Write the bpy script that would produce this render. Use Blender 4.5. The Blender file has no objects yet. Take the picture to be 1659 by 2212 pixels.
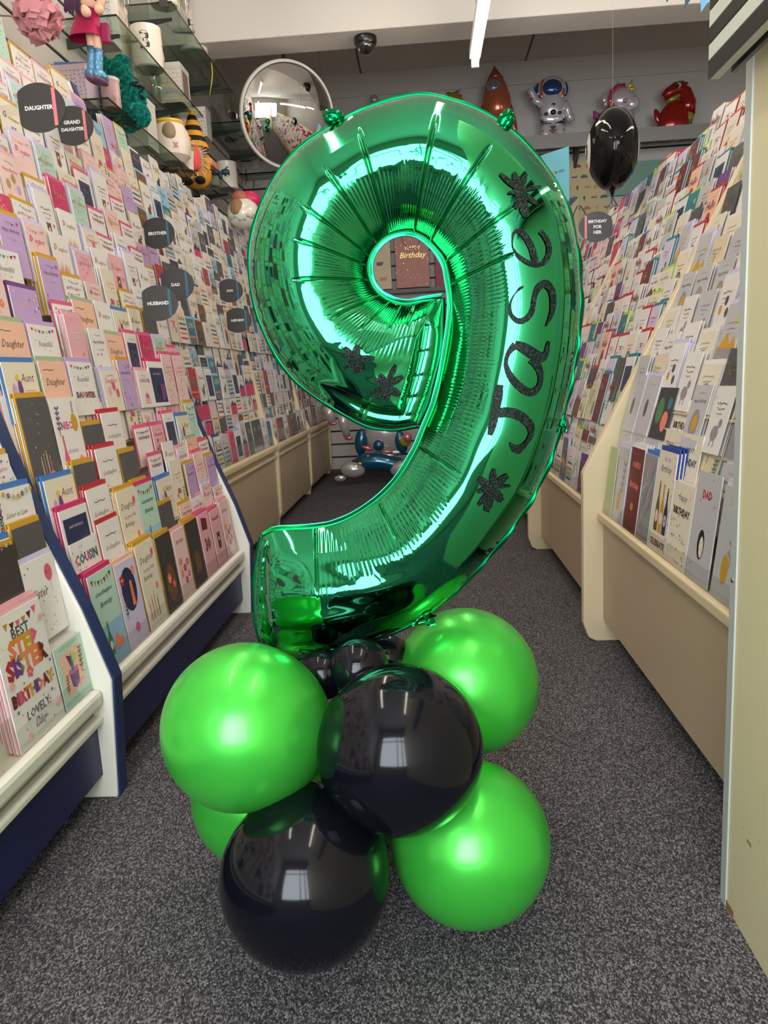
import bpy, bmesh, math, random
import numpy as np
from mathutils import Vector, Matrix
from mathutils.bvhtree import BVHTree

R = random.Random(7)
C = bpy.context.scene.collection
SC = bpy.context.scene

def srgb(r, g, b):
    return tuple(((c/255)/12.92 if c/255 <= .04045 else ((c/255+.055)/1.055)**2.4) for c in (r, g, b))

# ------------------------------------------------------------------ camera
IW, IH, FPX, CH = 1659, 2212, 1620.0, 0.85
cx, cy = IW/2, IH/2
_Y = np.array([915-cx, 808-cy, FPX]); _Y /= np.linalg.norm(_Y)
_D = np.array([.0525, 1.0, -(.0525*_Y[0]+_Y[1])/_Y[2]]); _D /= np.linalg.norm(_D)
_X = np.cross(_D, _Y)
RM = np.array([_X, _Y, -_D])            # world = RM @ camera (x right, y down, z forward)
CAM = np.array([0, 0, CH])
cam = bpy.data.cameras.new('camera'); cam.sensor_fit = 'VERTICAL'
cam.sensor_height = 34.6; cam.lens = 34.6*FPX/IH; cam.clip_start = .05
co = bpy.data.objects.new('camera', cam); C.objects.link(co)
bl = RM @ np.diag([1, -1, -1])
m4 = Matrix([list(bl[i])+[CAM[i]] for i in range(3)]+[[0, 0, 0, 1]])
co.matrix_world = m4
SC.camera = co
def ray(u, v): return RM @ np.array([u-cx, v-cy, FPX])
def at(u, v, Y):
    d = ray(u, v); return Vector(CAM + d*(Y/d[1]))
def atx(u, v, X):
    d = ray(u, v); return Vector(CAM + d*(X/d[0]))
def atd(u, v, d): return Vector(CAM + RM @ (np.array([(u-cx)/FPX, (v-cy)/FPX, 1])*d))
def proj(p):
    q = RM.T @ (np.array(p)-CAM)
    return cx+FPX*q[0]/q[2], cy+FPX*q[1]/q[2], q[2]
def onshelf(u, X, z):
    "depth at which a thing standing at (X, z) is seen in column u"
    lo, hi = .5, 9
    for _ in range(40):
        m = (lo+hi)/2
        if proj((X, m, z))[0] < u: lo = m
        else: hi = m
    return (lo+hi)/2

# ------------------------------------------------------------------ light, world, exposure
w = bpy.data.worlds.new('world'); SC.world = w; w.use_nodes = True
w.node_tree.nodes['Background'].inputs[0].default_value = (.75, .87, 1, 1)
w.node_tree.nodes['Background'].inputs[1].default_value = .6
SC.view_settings.view_transform = 'Standard'; SC.view_settings.look = 'None'
SC.view_settings.gamma = 1; SC.view_settings.use_curve_mapping = False
SC.view_settings.exposure = 0.62
SC.cycles.use_denoising = True
SC.cycles.max_bounces = 8; SC.cycles.transparent_max_bounces = 24
SC.cycles.sample_clamp_indirect = 6
def area(name, loc, rot, sx, sy, power, col):
    l = bpy.data.lights.new(name, 'AREA'); l.shape = 'RECTANGLE'; l.size = sx; l.size_y = sy
    l.energy = power; l.color = col
    o = bpy.data.objects.new(name, l); C.objects.link(o); o.location = loc; o.rotation_euler = rot
    return o
WX0, WX1, WZ0, WZ1, WY = -1.15, 2.4, .50, 2.60, -1.6
area('shopfront_daylight', ((WX0+WX1)/2, WY-.12, (WZ0+WZ1)/2), (math.pi/2, 0, 0), WX1-WX0, WZ1-WZ0, 180, (.86, .93, 1))
TUBES = [(.35, 2.95, 4.49, 2.5), (.35, .2, 1.74, 2.5), (-.75, .6, 2.1, 2.62), (-.75, 2.5, 4.0, 3.0), (2.3, 2.9, 4.4, 2.6), (2.3, .2, 1.7, 2.6)]
TUBE_E = 24.0

# ------------------------------------------------------------------ materials
_mc = {}
def mat(name, col, rough=.5, metal=0, coat=0, coat_r=.1, bump=None, emis=None, spec=.5, sheen=0, sss=0):
    if name in _mc: return _mc[name]
    m = bpy.data.materials.new(name); m.use_nodes = True
    b = m.node_tree.nodes['Principled BSDF']
    b.inputs['Base Color'].default_value = (*col, 1)
    b.inputs['Roughness'].default_value = rough; b.inputs['Metallic'].default_value = metal
    b.inputs['Coat Weight'].default_value = coat; b.inputs['Coat Roughness'].default_value = coat_r
    b.inputs['Specular IOR Level'].default_value = spec
    if sheen: b.inputs['Sheen Weight'].default_value = sheen
    if emis:
        b.inputs['Emission Color'].default_value = (*emis[0], 1); b.inputs['Emission Strength'].default_value = emis[1]
    if bump:
        nt = m.node_tree; tc = nt.nodes.new('ShaderNodeTexCoord'); n = nt.nodes.new('ShaderNodeTexNoise')
        n.inputs['Scale'].default_value = bump[0]; n.inputs['Detail'].default_value = 4
        bp = nt.nodes.new('ShaderNodeBump'); bp.inputs['Strength'].default_value = bump[1]; bp.inputs['Distance'].default_value = .01
        nt.links.new(tc.outputs['Object'], n.inputs['Vector']); nt.links.new(n.outputs[0], bp.inputs['Height'])
        nt.links.new(bp.outputs[0], b.inputs['Normal'])
    _mc[name] = m
    return m
def cmat(r, g, b, rough=.5, **k):
    return mat('paint_%d_%d_%d_%d' % (r, g, b, int(rough*100)), srgb(r, g, b), rough, **k)
def attr_mat(name, rough, coat, coat_r):
    m = mat(name, (1, 1, 1), rough, 0, coat, coat_r)
    a = m.node_tree.nodes.new('ShaderNodeAttribute'); a.attribute_name = 'Col'
    m.node_tree.links.new(a.outputs['Color'], m.node_tree.nodes['Principled BSDF'].inputs['Base Color'])
    return m
M_CARD = attr_mat('card_print', .45, .35, .13)
M_PRINT = attr_mat('matt_print', .5, 0, .1)
M_FOILPRINT = attr_mat('printed_foil', .22, .6, .08)
def thin(name, tint, op, rough=.03):
    "thin clear sheet: see-through with a reflecting skin"
    m = bpy.data.materials.new(name); m.use_nodes = True; nt = m.node_tree; nt.nodes.clear()
    o = nt.nodes.new('ShaderNodeOutputMaterial'); t = nt.nodes.new('ShaderNodeBsdfTransparent'); g = nt.nodes.new('ShaderNodeBsdfGlossy')
    f = nt.nodes.new('ShaderNodeFresnel'); f.inputs[0].default_value = 1.5
    a = nt.nodes.new('ShaderNodeMath'); a.operation = 'ADD'; a.inputs[1].default_value = op; a.use_clamp = True
    x = nt.nodes.new('ShaderNodeMixShader'); t.inputs[0].default_value = (*tint, 1); g.inputs['Roughness'].default_value = rough
    ge = nt.nodes.new('ShaderNodeNewGeometry'); mu = nt.nodes.new('ShaderNodeMath'); mu.operation = 'MULTIPLY_ADD'; mu.inputs[1].default_value = -1; mu.inputs[2].default_value = 1
    m2 = nt.nodes.new('ShaderNodeMath'); m2.operation = 'MULTIPLY'
    nt.links.new(ge.outputs['Backfacing'], mu.inputs[0]); nt.links.new(f.outputs[0], a.inputs[0]); nt.links.new(a.outputs[0], m2.inputs[0]); nt.links.new(mu.outputs[0], m2.inputs[1]); nt.links.new(m2.outputs[0], x.inputs[0])
    nt.links.new(t.outputs[0], x.inputs[1]); nt.links.new(g.outputs[0], x.inputs[2]); nt.links.new(x.outputs[0], o.inputs[0])
    return m
M_PLASTIC = thin('clear_plastic', (.95, .95, .94), .03, .08)
M_GLASS = thin('shelf_glass', (.72, .80, .76), .05, .02)
M_CRYSTAL = thin('drinking_glass', (.93, .94, .93), .08, .02)
M_EDGE = mat('glass_edge', srgb(24, 30, 28), .15)

def carpet():
    m = bpy.data.materials.new('carpet'); m.use_nodes = True; nt = m.node_tree; b = nt.nodes['Principled BSDF']
    tc = nt.nodes.new('ShaderNodeTexCoord')
    mp = nt.nodes.new('ShaderNodeMapping'); mp.inputs['Scale'].default_value = (1.25, .75, 1)
    n1 = nt.nodes.new('ShaderNodeTexNoise'); n1.inputs['Scale'].default_value = 150; n1.inputs['Detail'].default_value = 3; n1.inputs['Roughness'].default_value = .75
    n2 = nt.nodes.new('ShaderNodeTexNoise'); n2.inputs['Scale'].default_value = 3; n2.inputs['Detail'].default_value = 4
    vo = nt.nodes.new('ShaderNodeTexVoronoi'); vo.inputs['Scale'].default_value = 400
    r = nt.nodes.new('ShaderNodeValToRGB'); e = r.color_ramp.elements
    e[0].position = .22; e[0].color = (*srgb(46, 46, 50), 1); e[1].position = .86; e[1].color = (*srgb(176, 172, 172), 1)
    k = e.new(.52); k.color = (*srgb(84, 82, 86), 1)
    sc_ = nt.nodes.new('ShaderNodeSeparateColor'); ma_ = nt.nodes.new('ShaderNodeMixRGB'); ma_.inputs[0].default_value = .5
    r2 = nt.nodes.new('ShaderNodeValToRGB'); r2.color_ramp.elements[0].color = (.72, .70, .69, 1); r2.color_ramp.elements[1].color = (1.0, 1.0, 1.02, 1)
    mx = nt.nodes.new('ShaderNodeMixRGB'); mx.blend_type = 'MULTIPLY'; mx.inputs[0].default_value = 1
    L = nt.links.new
    L(tc.outputs['Object'], mp.inputs[0])
    for n in (n1, vo): L(mp.outputs[0], n.inputs['Vector'])
    L(tc.outputs['Object'], n2.inputs['Vector'])
    L(vo.outputs['Color'], sc_.inputs[0]); L(n1.outputs[0], ma_.inputs[1]); L(sc_.outputs[0], ma_.inputs[2]); L(ma_.outputs[0], r.inputs[0]); L(n2.outputs[0], r2.inputs[0]); L(r.outputs[0], mx.inputs[1]); L(r2.outputs[0], mx.inputs[2])
    L(mx.outputs[0], b.inputs['Base Color'])
    bp = nt.nodes.new('ShaderNodeBump'); bp.inputs['Strength'].default_value = .5; bp.inputs['Distance'].default_value = .003
    ad = nt.nodes.new('ShaderNodeMath'); ad.operation = 'SUBTRACT'
    L(n1.outputs[0], ad.inputs[0]); L(vo.outputs['Distance'], ad.inputs[1]); L(ad.outputs[0], bp.inputs['Height']); L(bp.outputs[0], b.inputs['Normal'])
    b.inputs['Roughness'].default_value = .95; b.inputs['Specular IOR Level'].default_value = .1
    return m

# ------------------------------------------------------------------ mesh helpers
class M:
    def __init__(s): s.v = []; s.f = []; s.c = []; s.col = None
    def _add(s, vs, fs):
        n = len(s.v); s.v += [tuple(p) for p in vs]; s.f += [tuple(i+n for i in f) for f in fs]
        if s.col is not None: s.c += [s.col]*len(vs)
        return s
    def box(s, x0, x1, y0, y1, z0, z1, T=None):
        vs = [Vector((x, y, z)) for x in (x0, x1) for y in (y0, y1) for z in (z0, z1)]
        if T: vs = [T @ p for p in vs]
        return s._add(vs, [(0, 1, 3, 2), (4, 6, 7, 5), (0, 4, 5, 1), (2, 3, 7, 6), (0, 2, 6, 4), (1, 5, 7, 3)])
    def prism(s, pts, a, b, ax='y', T=None):
        f = {'y': lambda p, t: (p[0], t, p[1]), 'x': lambda p, t: (t, p[0], p[1]), 'z': lambda p, t: (p[0], p[1], t)}[ax]
        n = len(pts); vs = [Vector(f(p, a)) for p in pts]+[Vector(f(p, b)) for p in pts]
        if T: vs = [T @ p for p in vs]
        return s._add(vs, [tuple(range(n)), tuple(range(2*n-1, n-1, -1))]+[(i, (i+1) % n, n+(i+1) % n, n+i) for i in range(n)])
    def poly(s, pts): return s._add(pts, [tuple(range(len(pts)))])
    def lathe(s, prof, o=(0, 0, 0), seg=24, T=None, closed=True):
        vs = []; fs = []; n = len(prof)
        for i in range(seg):
            a = 2*math.pi*i/seg
            for r, z in prof: vs.append(Vector((r*math.cos(a), r*math.sin(a), z)))
        if T: vs = [T @ p for p in vs]
        vs = [p+Vector(o) for p in vs]
        for i in range(seg):
            j = (i+1) % seg
            for k in range(n-1): fs.append((i*n+k, j*n+k, j*n+k+1, i*n+k+1))
        return s._add(vs, fs)
    def ell(s, o, r, T=None, seg=20, rings=12):
        if not hasattr(r, '__len__'): r = (r, r, r)
        prof = [(math.sin(math.pi*k/rings), -math.cos(math.pi*k/rings)) for k in range(rings+1)]
        S = Matrix.Diagonal((*r, 1))
        return s.lathe(prof, o, seg, (T @ S) if T else S)
    def tube(s, pts, rad, seg=10, cap=True):
        pts = [Vector(p) for p in pts]; n = len(pts)
        if not hasattr(rad, '__len__'): rad = [rad]*n
        vs = []; fs = []; up = Vector((0, 0, 1))
        for i, p in enumerate(pts):
            t = (pts[min(i+1, n-1)]-pts[max(i-1, 0)]).normalized()
            if i == 0:
                up = Vector((0, 0, 1)) if abs(t.z) < .9 else Vector((1, 0, 0))
            a = (up-t*up.dot(t)).normalized(); up = a; b = t.cross(a)
            for k in range(seg):
                q = 2*math.pi*k/seg; vs.append(p+(a*math.cos(q)+b*math.sin(q))*rad[i])
        for i in range(n-1):
            for k in range(seg):
                l = (k+1) % seg; fs.append((i*seg+k, i*seg+l, (i+1)*seg+l, (i+1)*seg+k))
        if cap: fs += [tuple(range(seg)), tuple(range(n*seg-1, (n-1)*seg-1, -1))]
        return s._add(vs, fs)
def origin(root):
    o = Vector((0, 0, 0))
    while root is not None: o += root.location; root = root.parent
    return o
def part(name, m, ma, root=None, smooth=False, label=None, bevel=0, stuff=False):
    me = bpy.data.meshes.new(name)
    o0 = origin(root)
    me.from_pydata([(p[0]-o0.x, p[1]-o0.y, p[2]-o0.z) for p in m.v], [], m.f)
    if m.c:
        at_ = me.color_attributes.new('Col', 'FLOAT_COLOR', 'POINT')
        at_.data.foreach_set('color', np.array([(*c[:3], 1) for c in m.c], dtype=np.float32).ravel())
    bm = bmesh.new(); bm.from_mesh(me); bmesh.ops.recalc_face_normals(bm, faces=bm.faces); bm.to_mesh(me); bm.free()
    if smooth: me.shade_smooth()
    me.materials.append(ma)
    o = bpy.data.objects.new(name, me); C.objects.link(o)
    if root is not None: o.parent = root
    if smooth == 'auto':
        me.set_sharp_from_angle(angle=.6)
    if bevel:
        b = o.modifiers.new('bevel', 'BEVEL'); b.width = bevel; b.segments = 2; b.limit_method = 'ANGLE'
    if label: o['label'] = label
    if stuff: o['kind'] = 'stuff'
    return o
def thing(name, label, cat, loc=(0, 0, 0), group=None):
    o = bpy.data.objects.new(name, None); C.objects.link(o); o.location = loc; o.empty_display_size = .05
    o['label'] = label; o['category'] = cat
    if group: o['group'] = group
    return o
def tag(o, label, cat, group=None):
    o['label'] = label; o['category'] = cat
    if group: o['group'] = group
    return o
def struct(name, m, ma, root=None, **k):
    o = part(name, m, ma, root, **k)
    if root is None: o['kind'] = 'structure'
    return o
def sroot(name, loc=(0, 0, 0)):
    o = bpy.data.objects.new(name, None); C.objects.link(o); o.location = loc; o['kind'] = 'structure'; return o
_tx = {}
def text2d(s, shear=0, res=1, bold=0):
    k = (s, shear, res, bold)
    if k in _tx: return _tx[k]
    cu = bpy.data.curves.new('t', 'FONT'); cu.body = s; cu.align_x = 'CENTER'; cu.align_y = 'CENTER'
    cu.shear = shear; cu.resolution_u = res; cu.offset = bold; cu.space_line = .85
    ob = bpy.data.objects.new('t', cu); me = bpy.data.meshes.new_from_object(ob)
    vs = np.array([v.co[:2] for v in me.vertices]); fs = [tuple(p.vertices) for p in me.polygons]
    bpy.data.objects.remove(ob); bpy.data.curves.remove(cu); bpy.data.meshes.remove(me)
    lo, hi = vs.min(0), vs.max(0); vs = (vs-(lo+hi)/2)/(hi[0]-lo[0])
    _tx[k] = (vs, fs, (hi[1]-lo[1])/(hi[0]-lo[0])); return _tx[k]
def put_text(m, s, T, width, shear=0, res=2, bold=0):
    "text of a given width laid in the xy plane of the matrix T"
    vs, fs, _ = text2d(s, shear, res, bold)
    m._add([T @ Vector((p[0]*width, p[1]*width, 0)) for p in vs], fs)
def basis(o, x, y, z):
    return Matrix([[x[i], y[i], z[i], o[i]] for i in range(3)]+[[0, 0, 0, 1]])

# common materials
CREAM = mat('cream_laminate', srgb(222, 204, 166), .42)
CREAM2 = mat('cream_panel', srgb(186, 168, 138), .45)
WHITE_PL = mat('white_moulding', srgb(232, 228, 216), .35)
NAVY = mat('navy_panel', srgb(22, 30, 78), .4)
NAVYE = mat('navy_edging', srgb(28, 52, 98), .4)
DARK = mat('dark_kick', srgb(24, 24, 26), .7)
WALLM = mat('white_wall', srgb(196, 190, 182), .85, bump=(6, .05))
PLASTER = mat('ceiling_plaster', srgb(214, 206, 196), .9, bump=(9, .04))
SLOT = mat('slat_groove', srgb(14, 14, 14), .6)
BLACKP = mat('black_plastic', srgb(16, 16, 17), .25)
STEEL = mat('steel_wire', srgb(150, 148, 142), .25, 1)
WHITE = mat('white_paint', srgb(225, 222, 216), .5)

# ------------------------------------------------------------------ the room
X0, X1, YF, YB, ZC = -1.5, 4.6, WY, 6.85, 3.36
FL = M(); FL.box(X0-.1, X1, YF-.1, YB+.1, -.08, 0); struct('floor', FL, carpet())
m = M(); m.box(X0-.1, X1, YF-.1, YB+.1, ZC, ZC+.08); cl = struct('ceiling', m, PLASTER)
for k, xx in enumerate((-.42, .95, 2.6)):      # joints between the ceiling boards beyond the beam
    m = M(); m.box(xx-.006, xx+.006, 4.95, YB, ZC-.004, ZC); struct('trim_%d' % (k+1), m, mat('joint', srgb(90, 82, 72), .9))
m = M(); m.box(X0, X1, 4.70, 4.94, 2.80, ZC); struct('trim_4', m, PLASTER, bevel=.006)
m = M(); m.box(X0, X1, YB-.012, YB, 3.18, ZC); struct('trim_5', m, WALLM)
m = M(); m.box(X1, X1+.1, YF-.1, YB+.1, 0, ZC); struct('wall_side', m, WALLM)
# shopfront wall behind the camera with its window opening
wf = sroot('wall_front')
for a, b, c, d in ((X0, WX0, 0, ZC), (WX1, X1, 0, ZC), (WX0, WX1, 0, WZ0), (WX0, WX1, WZ1, ZC)):
    m = M(); m.box(a, b, YF-.1, YF, c, d); part('wall_panel', m, WALLM, wf)
m = M()
for xx in (WX0, -.05, .25, 1.2, WX1-.05): m.box(xx, xx+.05, YF-.06, YF, WZ0, WZ1)
for zz in (WZ0, 2.15, WZ1-.05): m.box(WX0, WX1, YF-.055, YF-.005, zz, zz+.045)
struct('window_1', m, cmat(60, 60, 62))
def slatwall(name, horiz):
    r = sroot(name)
    dz = .118
    for k in range(23):
        z0 = .03+k*dz; z1 = z0+dz-.016
        m = M()
        if horiz: m.box(X0, 3.4, YB-.012, YB, z0, z1)
        else: m.box(X0, X0+.012, 2.0, YB-.013, z0, z1)
        part('slat', m, WALLM, r)
    m = M()
    if horiz: m.box(X0, X1, YB, YB+.1, 0, ZC)
    else: m.box(X0-.1, X0, YF, YB, 0, ZC)
    part('backing', m, WALLM, r)
    m = M()
    if horiz: m.box(X0, 3.4, YB-.003, YB-.0005, .0, 2.74)
    else: m.box(X0+.0005, X0+.003, 2.0, YB-.013, .0, 2.74)
    part('groove', m, SLOT, r)
    return r
slatwall('wall_back', True); slatwall('wall_left', False)
m = M(); m.box(X0, 1.2, YB-.03, YB-.013, 0, .028); struct('baseboard_back', m, cmat(92, 50, 36))

# the tall cream partition on the near side with its silver edge strip
pr = sroot('wall_right')
m = M(); m.box(.442, .50, YF, 1.085, 0, 2.3); part('panel', m, mat('putty_wall', srgb(216, 204, 166), .55, bump=(5, .05)), pr)
m = M(); m.prism([(.4395, 0), (.4435, 0), (.4435, 2.3), (.4395, 2.3)], 1.078, 1.098, 'y'); part('edge_strip', m, mat('aluminium_strip', srgb(205, 210, 206), .35, .3), pr)
p = atx(1583, 1253, .44)
m = M(); m.lathe([(0, .003), (.0035, .002), (.004, 0)], p, 12, Matrix.Rotation(-math.pi/2, 4, 'Y')); part('screw', m, STEEL, pr, True)
m = M(); m.box(.4405, .4415, 1.05, 1.10, 0, .012); part('chipped_foot', m, cmat(140, 110, 70), pr)
def scuff(u, v, s):
    q = atx(u, v, .4412); m = M(); n = 9
    m.poly([q+Vector((0, math.cos(2*math.pi*i/n)*s*(.6+.5*R.random()), math.sin(2*math.pi*i/n)*s*.35*(.4+.8*R.random()))) for i in range(n)]); return m
for u, v, s in ((1618, 1822, .012), (1606, 1790, .004), (1640, 1818, .003)): part('scuff', scuff(u, v, s), cmat(164, 146, 104), pr)

# fluorescent battens
M_TUBE = mat('lit_tube', (1, 1, 1), .4, emis=((1, .90, .76), TUBE_E))
for i, (x, ya, yb, z) in enumerate(TUBES):
    t = thing('fluorescent_batten', ['lit fluorescent batten hanging before the ceiling beam, above the balloon', 'lit batten over the shop entrance, behind the viewpoint', 'lit batten over the navy card racks near the entrance', 'lit batten high over the glass shelves', 'lit batten in the next aisle, farther in', 'lit batten in the next aisle near the entrance'][i], 'light', (x, (ya+yb)/2, z), 'fluorescent battens')
    m = M(); m.tube([(x, ya+.02, z), (x, yb-.02, z)], .019, 16); part('tube', m, M_TUBE, t, 'auto')
    m = M(); m.box(x-.03, x+.03, ya, yb, z+.024, z+.07); part('channel', m, WHITE, t, bevel=.004)
    for yy in (ya, yb-.018):
        m = M(); m.box(x-.02, x+.02, yy, yy+.018, z-.022, z+.03); part('end_cap', m, WHITE, t)
    for yy in (ya+.2, yb-.2):
        m = M(); m.tube([(x, yy, z+.07), (x, yy, ZC)], .004, 6); part('hanger', m, STEEL, t)

# ------------------------------------------------------------------ the green foil number balloon
def cr(P, t):
    "Catmull-Rom through rows of P at parameter array t (0..len-1)"
    P = np.array(P, float); n = len(P)-1
    i = np.clip(np.floor(t).astype(int), 0, n-1); f = (t-i)[:, None]
    g = lambda k: P[np.clip(k, 0, n)]
    a, b, c, d = g(i-1), g(i), g(i+1), g(i+2)
    a = np.where((i == 0)[:, None], 2*b-c, a); d = np.where((i == n-1)[:, None], 2*c-b, d)
    return .5*((2*b)+(-a+c)*f+(2*a-5*b+4*c-d)*f**2+(-a+3*b-3*c+d)*f**3)
ST = [(566, 1150, 560, 1388), (600, 1136, 626, 1420), (676, 1131, 716, 1416), (734, 1118, 805, 1386), (794, 1084, 921, 1332), (846, 1036, 1018, 1246),
      (886, 974, 1113, 1132), (910, 918, 1172, 1034), (932, 862, 1210, 930), (950, 782, 1240, 800), (961, 715, 1253, 700), (966, 662, 1255, 600),
      (960, 604, 1236, 470), (948, 563, 1186, 367), (921, 530, 1088, 266), (897, 514, 972, 213), (872, 510, 880, 206), (838, 521, 746, 254),
      (812, 550, 612, 354), (805, 581, 541, 515), (815, 614, 552, 672), (841, 637, 629, 815), (877, 647, 762, 908), (915, 640, 838, 930), (957, 634, 902, 922)]
Y9 = 1.20
_in = np.array([list(at(a, b, Y9)) for a, b, c, d in ST]); _out = np.array([list(at(c, d, Y9)) for a, b, c, d in ST])
NU, NV, NB = 1700, 72, 14
tt = np.linspace(0, len(ST)-1, 4000)
mid = (cr(_in, tt)*.45+cr(_out, tt)*.55); sl = np.concatenate([[0], np.cumsum(np.linalg.norm(np.diff(mid, axis=0), axis=1))])
SL = sl[-1]; ss = np.linspace(0, SL, NU); tu = np.interp(ss, sl, tt)
PI_, PO_ = cr(_in, tu), cr(_out, tu)
_dw = (PO_-PI_)/np.linalg.norm(PO_-PI_, axis=1)[:, None]; PI_ = PI_+_dw*.0062; PO_ = PO_-_dw*.002
def sm(a, b, x):
    x = np.clip((x-a)/(b-a), 0, 1); return x*x*(3-2*x)
def noise1(x, f, seed):
    rs = np.random.RandomState(seed); tab = rs.rand(4096)*2-1; q = x*f; i = np.floor(q).astype(int); g = q-i; g = g*g*(3-2*g)
    return tab[i % 4096]*(1-g)+tab[(i+1) % 4096]*g
creases_px = [(781, 300), (940, 280), (1057, 336), (1113, 456), (1097, 562), (712, 387), (667, 465), (654, 532), (649, 613), (730, 693), (783, 715), (841, 711), (880, 705), (700, 1250), (860, 1150), (985, 1010)]
cr_s = []
for px in creases_px:
    q = np.array(at(*px, Y9)); best = None
    for i in range(0, NU, 4):
        a, b = PI_[i], PO_[i]; h = np.clip(np.dot(q-a, b-a)/np.dot(b-a, b-a), 0, 1); d = np.linalg.norm(a+(b-a)*h-q)
        if best is None or d < best[0]: best = (d, ss[i], h)
    cr_s.append(best[1:])
TH = .335
def foil_grid(vv, front):
    V = vv[None, :]; S = ss[:, None]; T_ = tu[:, None]
    W = np.linalg.norm(PO_-PI_, axis=1)[:, None]
    lc = S; rc = SL-S
    cap = np.clip(np.minimum(lc, rc*1.15)/.085, 0, 1); cap = np.sqrt(1-(1-cap)**2)
    base = TH*W*np.power(np.sin(np.pi*np.clip(V, 0, 1)), np.where(V < .5, .92, .62))*cap
    # small rolled border along the bowl's free end and the tail's foot
    do = (1-V)*W; di = V*W
    d1 = np.minimum(do, rc); w1 = sm(20.8, 22.3, T_+0*V)
    d2 = lc+0*V; w2 = 1-sm(1.5, 3.0, T_+0*V)
    def rolled(d, bw, rb, bs):
        bump = rb*np.sqrt(np.clip(1-((d-bw/2)/(bw/2))**2, 0, 1)); rise = bs*(.62*np.power(np.clip((d-bw*.5)/.020, 0, 1), .6)+.36*np.clip((d-bw*.6)/.10, 0, 1))
        return np.maximum(bump, rise)
    r1 = rolled(d1, .036, .028, .072)
    flat = TH*W*np.power(np.sin(np.pi*np.clip(V, 0, 1)), .34)*np.power(cap, .5); r1 = np.minimum(r1, np.where(V < .5, base, flat)); base = base*(1-w1)+r1*w1
    r2 = rolled(d2, .026, .013, .375*W*np.power(np.sin(np.pi*V), .72))
    base = base*(1-w2)+np.minimum(base*1.1, r2)*w2
    H = base
    if front:
        nz = noise1(ss, 40, 3)[:, None]; nz2 = noise1(ss, 160, 5)[:, None]
        ph = np.cumsum(1+.25*noise1(ss, 25, 9))*(ss[1]-ss[0])
        rib = np.sin(2*np.pi*ph/.0072)[:, None]*(.75+.35*nz2)
        vend = .47+.05*nz+.02*nz2
        vend = vend-.10*(sm(4, 8, T_)*(1-sm(11, 12.5, T_)))
        en = sm(.01, .07, V)*(1-sm(vend-.12, vend, V))*(.55+.9*np.exp(-((V-vend*.8)/.12)**2))
        on = sm(1.6, 2.6, T_)*(1-sm(22.9, 23.4, T_))
        H = H+.00030*rib*en*on*cap
        # inner fold step where the puckers stop
        H = H+.0012*np.exp(-((V-vend)/.03)**2)*on*(1-sm(4.0, 5.0, T_)*(1-sm(12, 13, T_)))*.6
        for sc, h in cr_s:
            H = H-.0042*np.exp(-((S-sc)/.0022)**2)*sm(.0, .08, V)*(1-sm(h*.85, h*1.06, V))
        # outer pucker
        H = H+.00035*np.sin(2*np.pi*ph/.011)[:, None]*sm(.93, .97, V)*cap*(1-w1)
        # cross creases of the rolled border
        for sc in (1.0, 2.0, 3.1, 3.9): pass
        H = H-.0030*w1*np.exp(-((do-.02)/.02)**2)*sum(np.exp(-((S-SL+q)/.003)**2) for q in (.32, .235, .14, .075))
        H = H-.0016*w1*np.exp(-((rc-.02)/.02)**2)*sum(np.exp(-((V-q)/.012)**2) for q in (.22, .42, .6, .76, .9))
        H = H-.0012*w2*np.exp(-((lc-.012)/.012)**2)*sum(np.exp(-((V-q)/.010)**2) for q in (.2, .33, .45, .6, .74, .87))
        H = H+.00015*w2*np.exp(-((lc-.012)/.016)**2)*np.sin(V*210)
        # soft dents
        H = H+.0016*cap*np.sin(np.pi*V)*(noise1(ss, 9, 21)[:, None]*np.sin(5*V+1)+.6*noise1(ss, 17, 22)[:, None]*np.cos(9*V))
        fan = (1-sm(3.2, 5.5, T_))
        H = H+.0020*fan*np.sin(V*26+4*np.sin(T_*.9))*np.sin(np.pi*V)*cap
        H = H+.0018*w1*np.sin(V*23+T_*3.0)*np.sin(np.pi*V)*sm(.045, .09, d1)
    bul = (np.sin(np.pi*V)*np.clip(1-rc/.10, 0, 1)**2*.014)
    bul0 = -(np.sin(np.pi*V)*np.clip(1-lc/.10, 0, 1)**2*.010)
    P = PI_[:, None, :]+(PO_-PI_)[:, None, :]*V[..., None]
    tang = np.gradient(mid_u, axis=0); tang /= np.linalg.norm(tang, axis=1)[:, None]
    P = P+tang[:, None, :]*(bul+bul0)[..., None]
    P[..., 1] += -H if front else H
    return P
mid_u = PI_*.45+PO_*.55
vf = .5-.5*np.cos(np.pi*np.linspace(0, 1, NV)); vf = .6*vf+.4*np.linspace(0, 1, NV)
GF = foil_grid(vf, True); GB = foil_grid(.5-.5*np.cos(np.pi*np.linspace(0, 1, NB)), False)
def grid_faces(n, k, off, flip):
    i, j = np.meshgrid(np.arange(n-1), np.arange(k-1), indexing='ij'); a = (i*k+j+off).ravel()
    q = np.stack([a, a+k, a+k+1, a+1], 1); return q[:, ::-1] if flip else q
verts = np.concatenate([GF.reshape(-1, 3), GB.reshape(-1, 3)])
faces = np.concatenate([grid_faces(NU, NV, 0, False), grid_faces(NU, NB, NU*NV, True)])
NINE = thing('number_balloon', 'giant emerald green foil number nine balloon standing on the latex balloon cluster', 'balloon', (-.15, Y9, .42))
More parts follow.
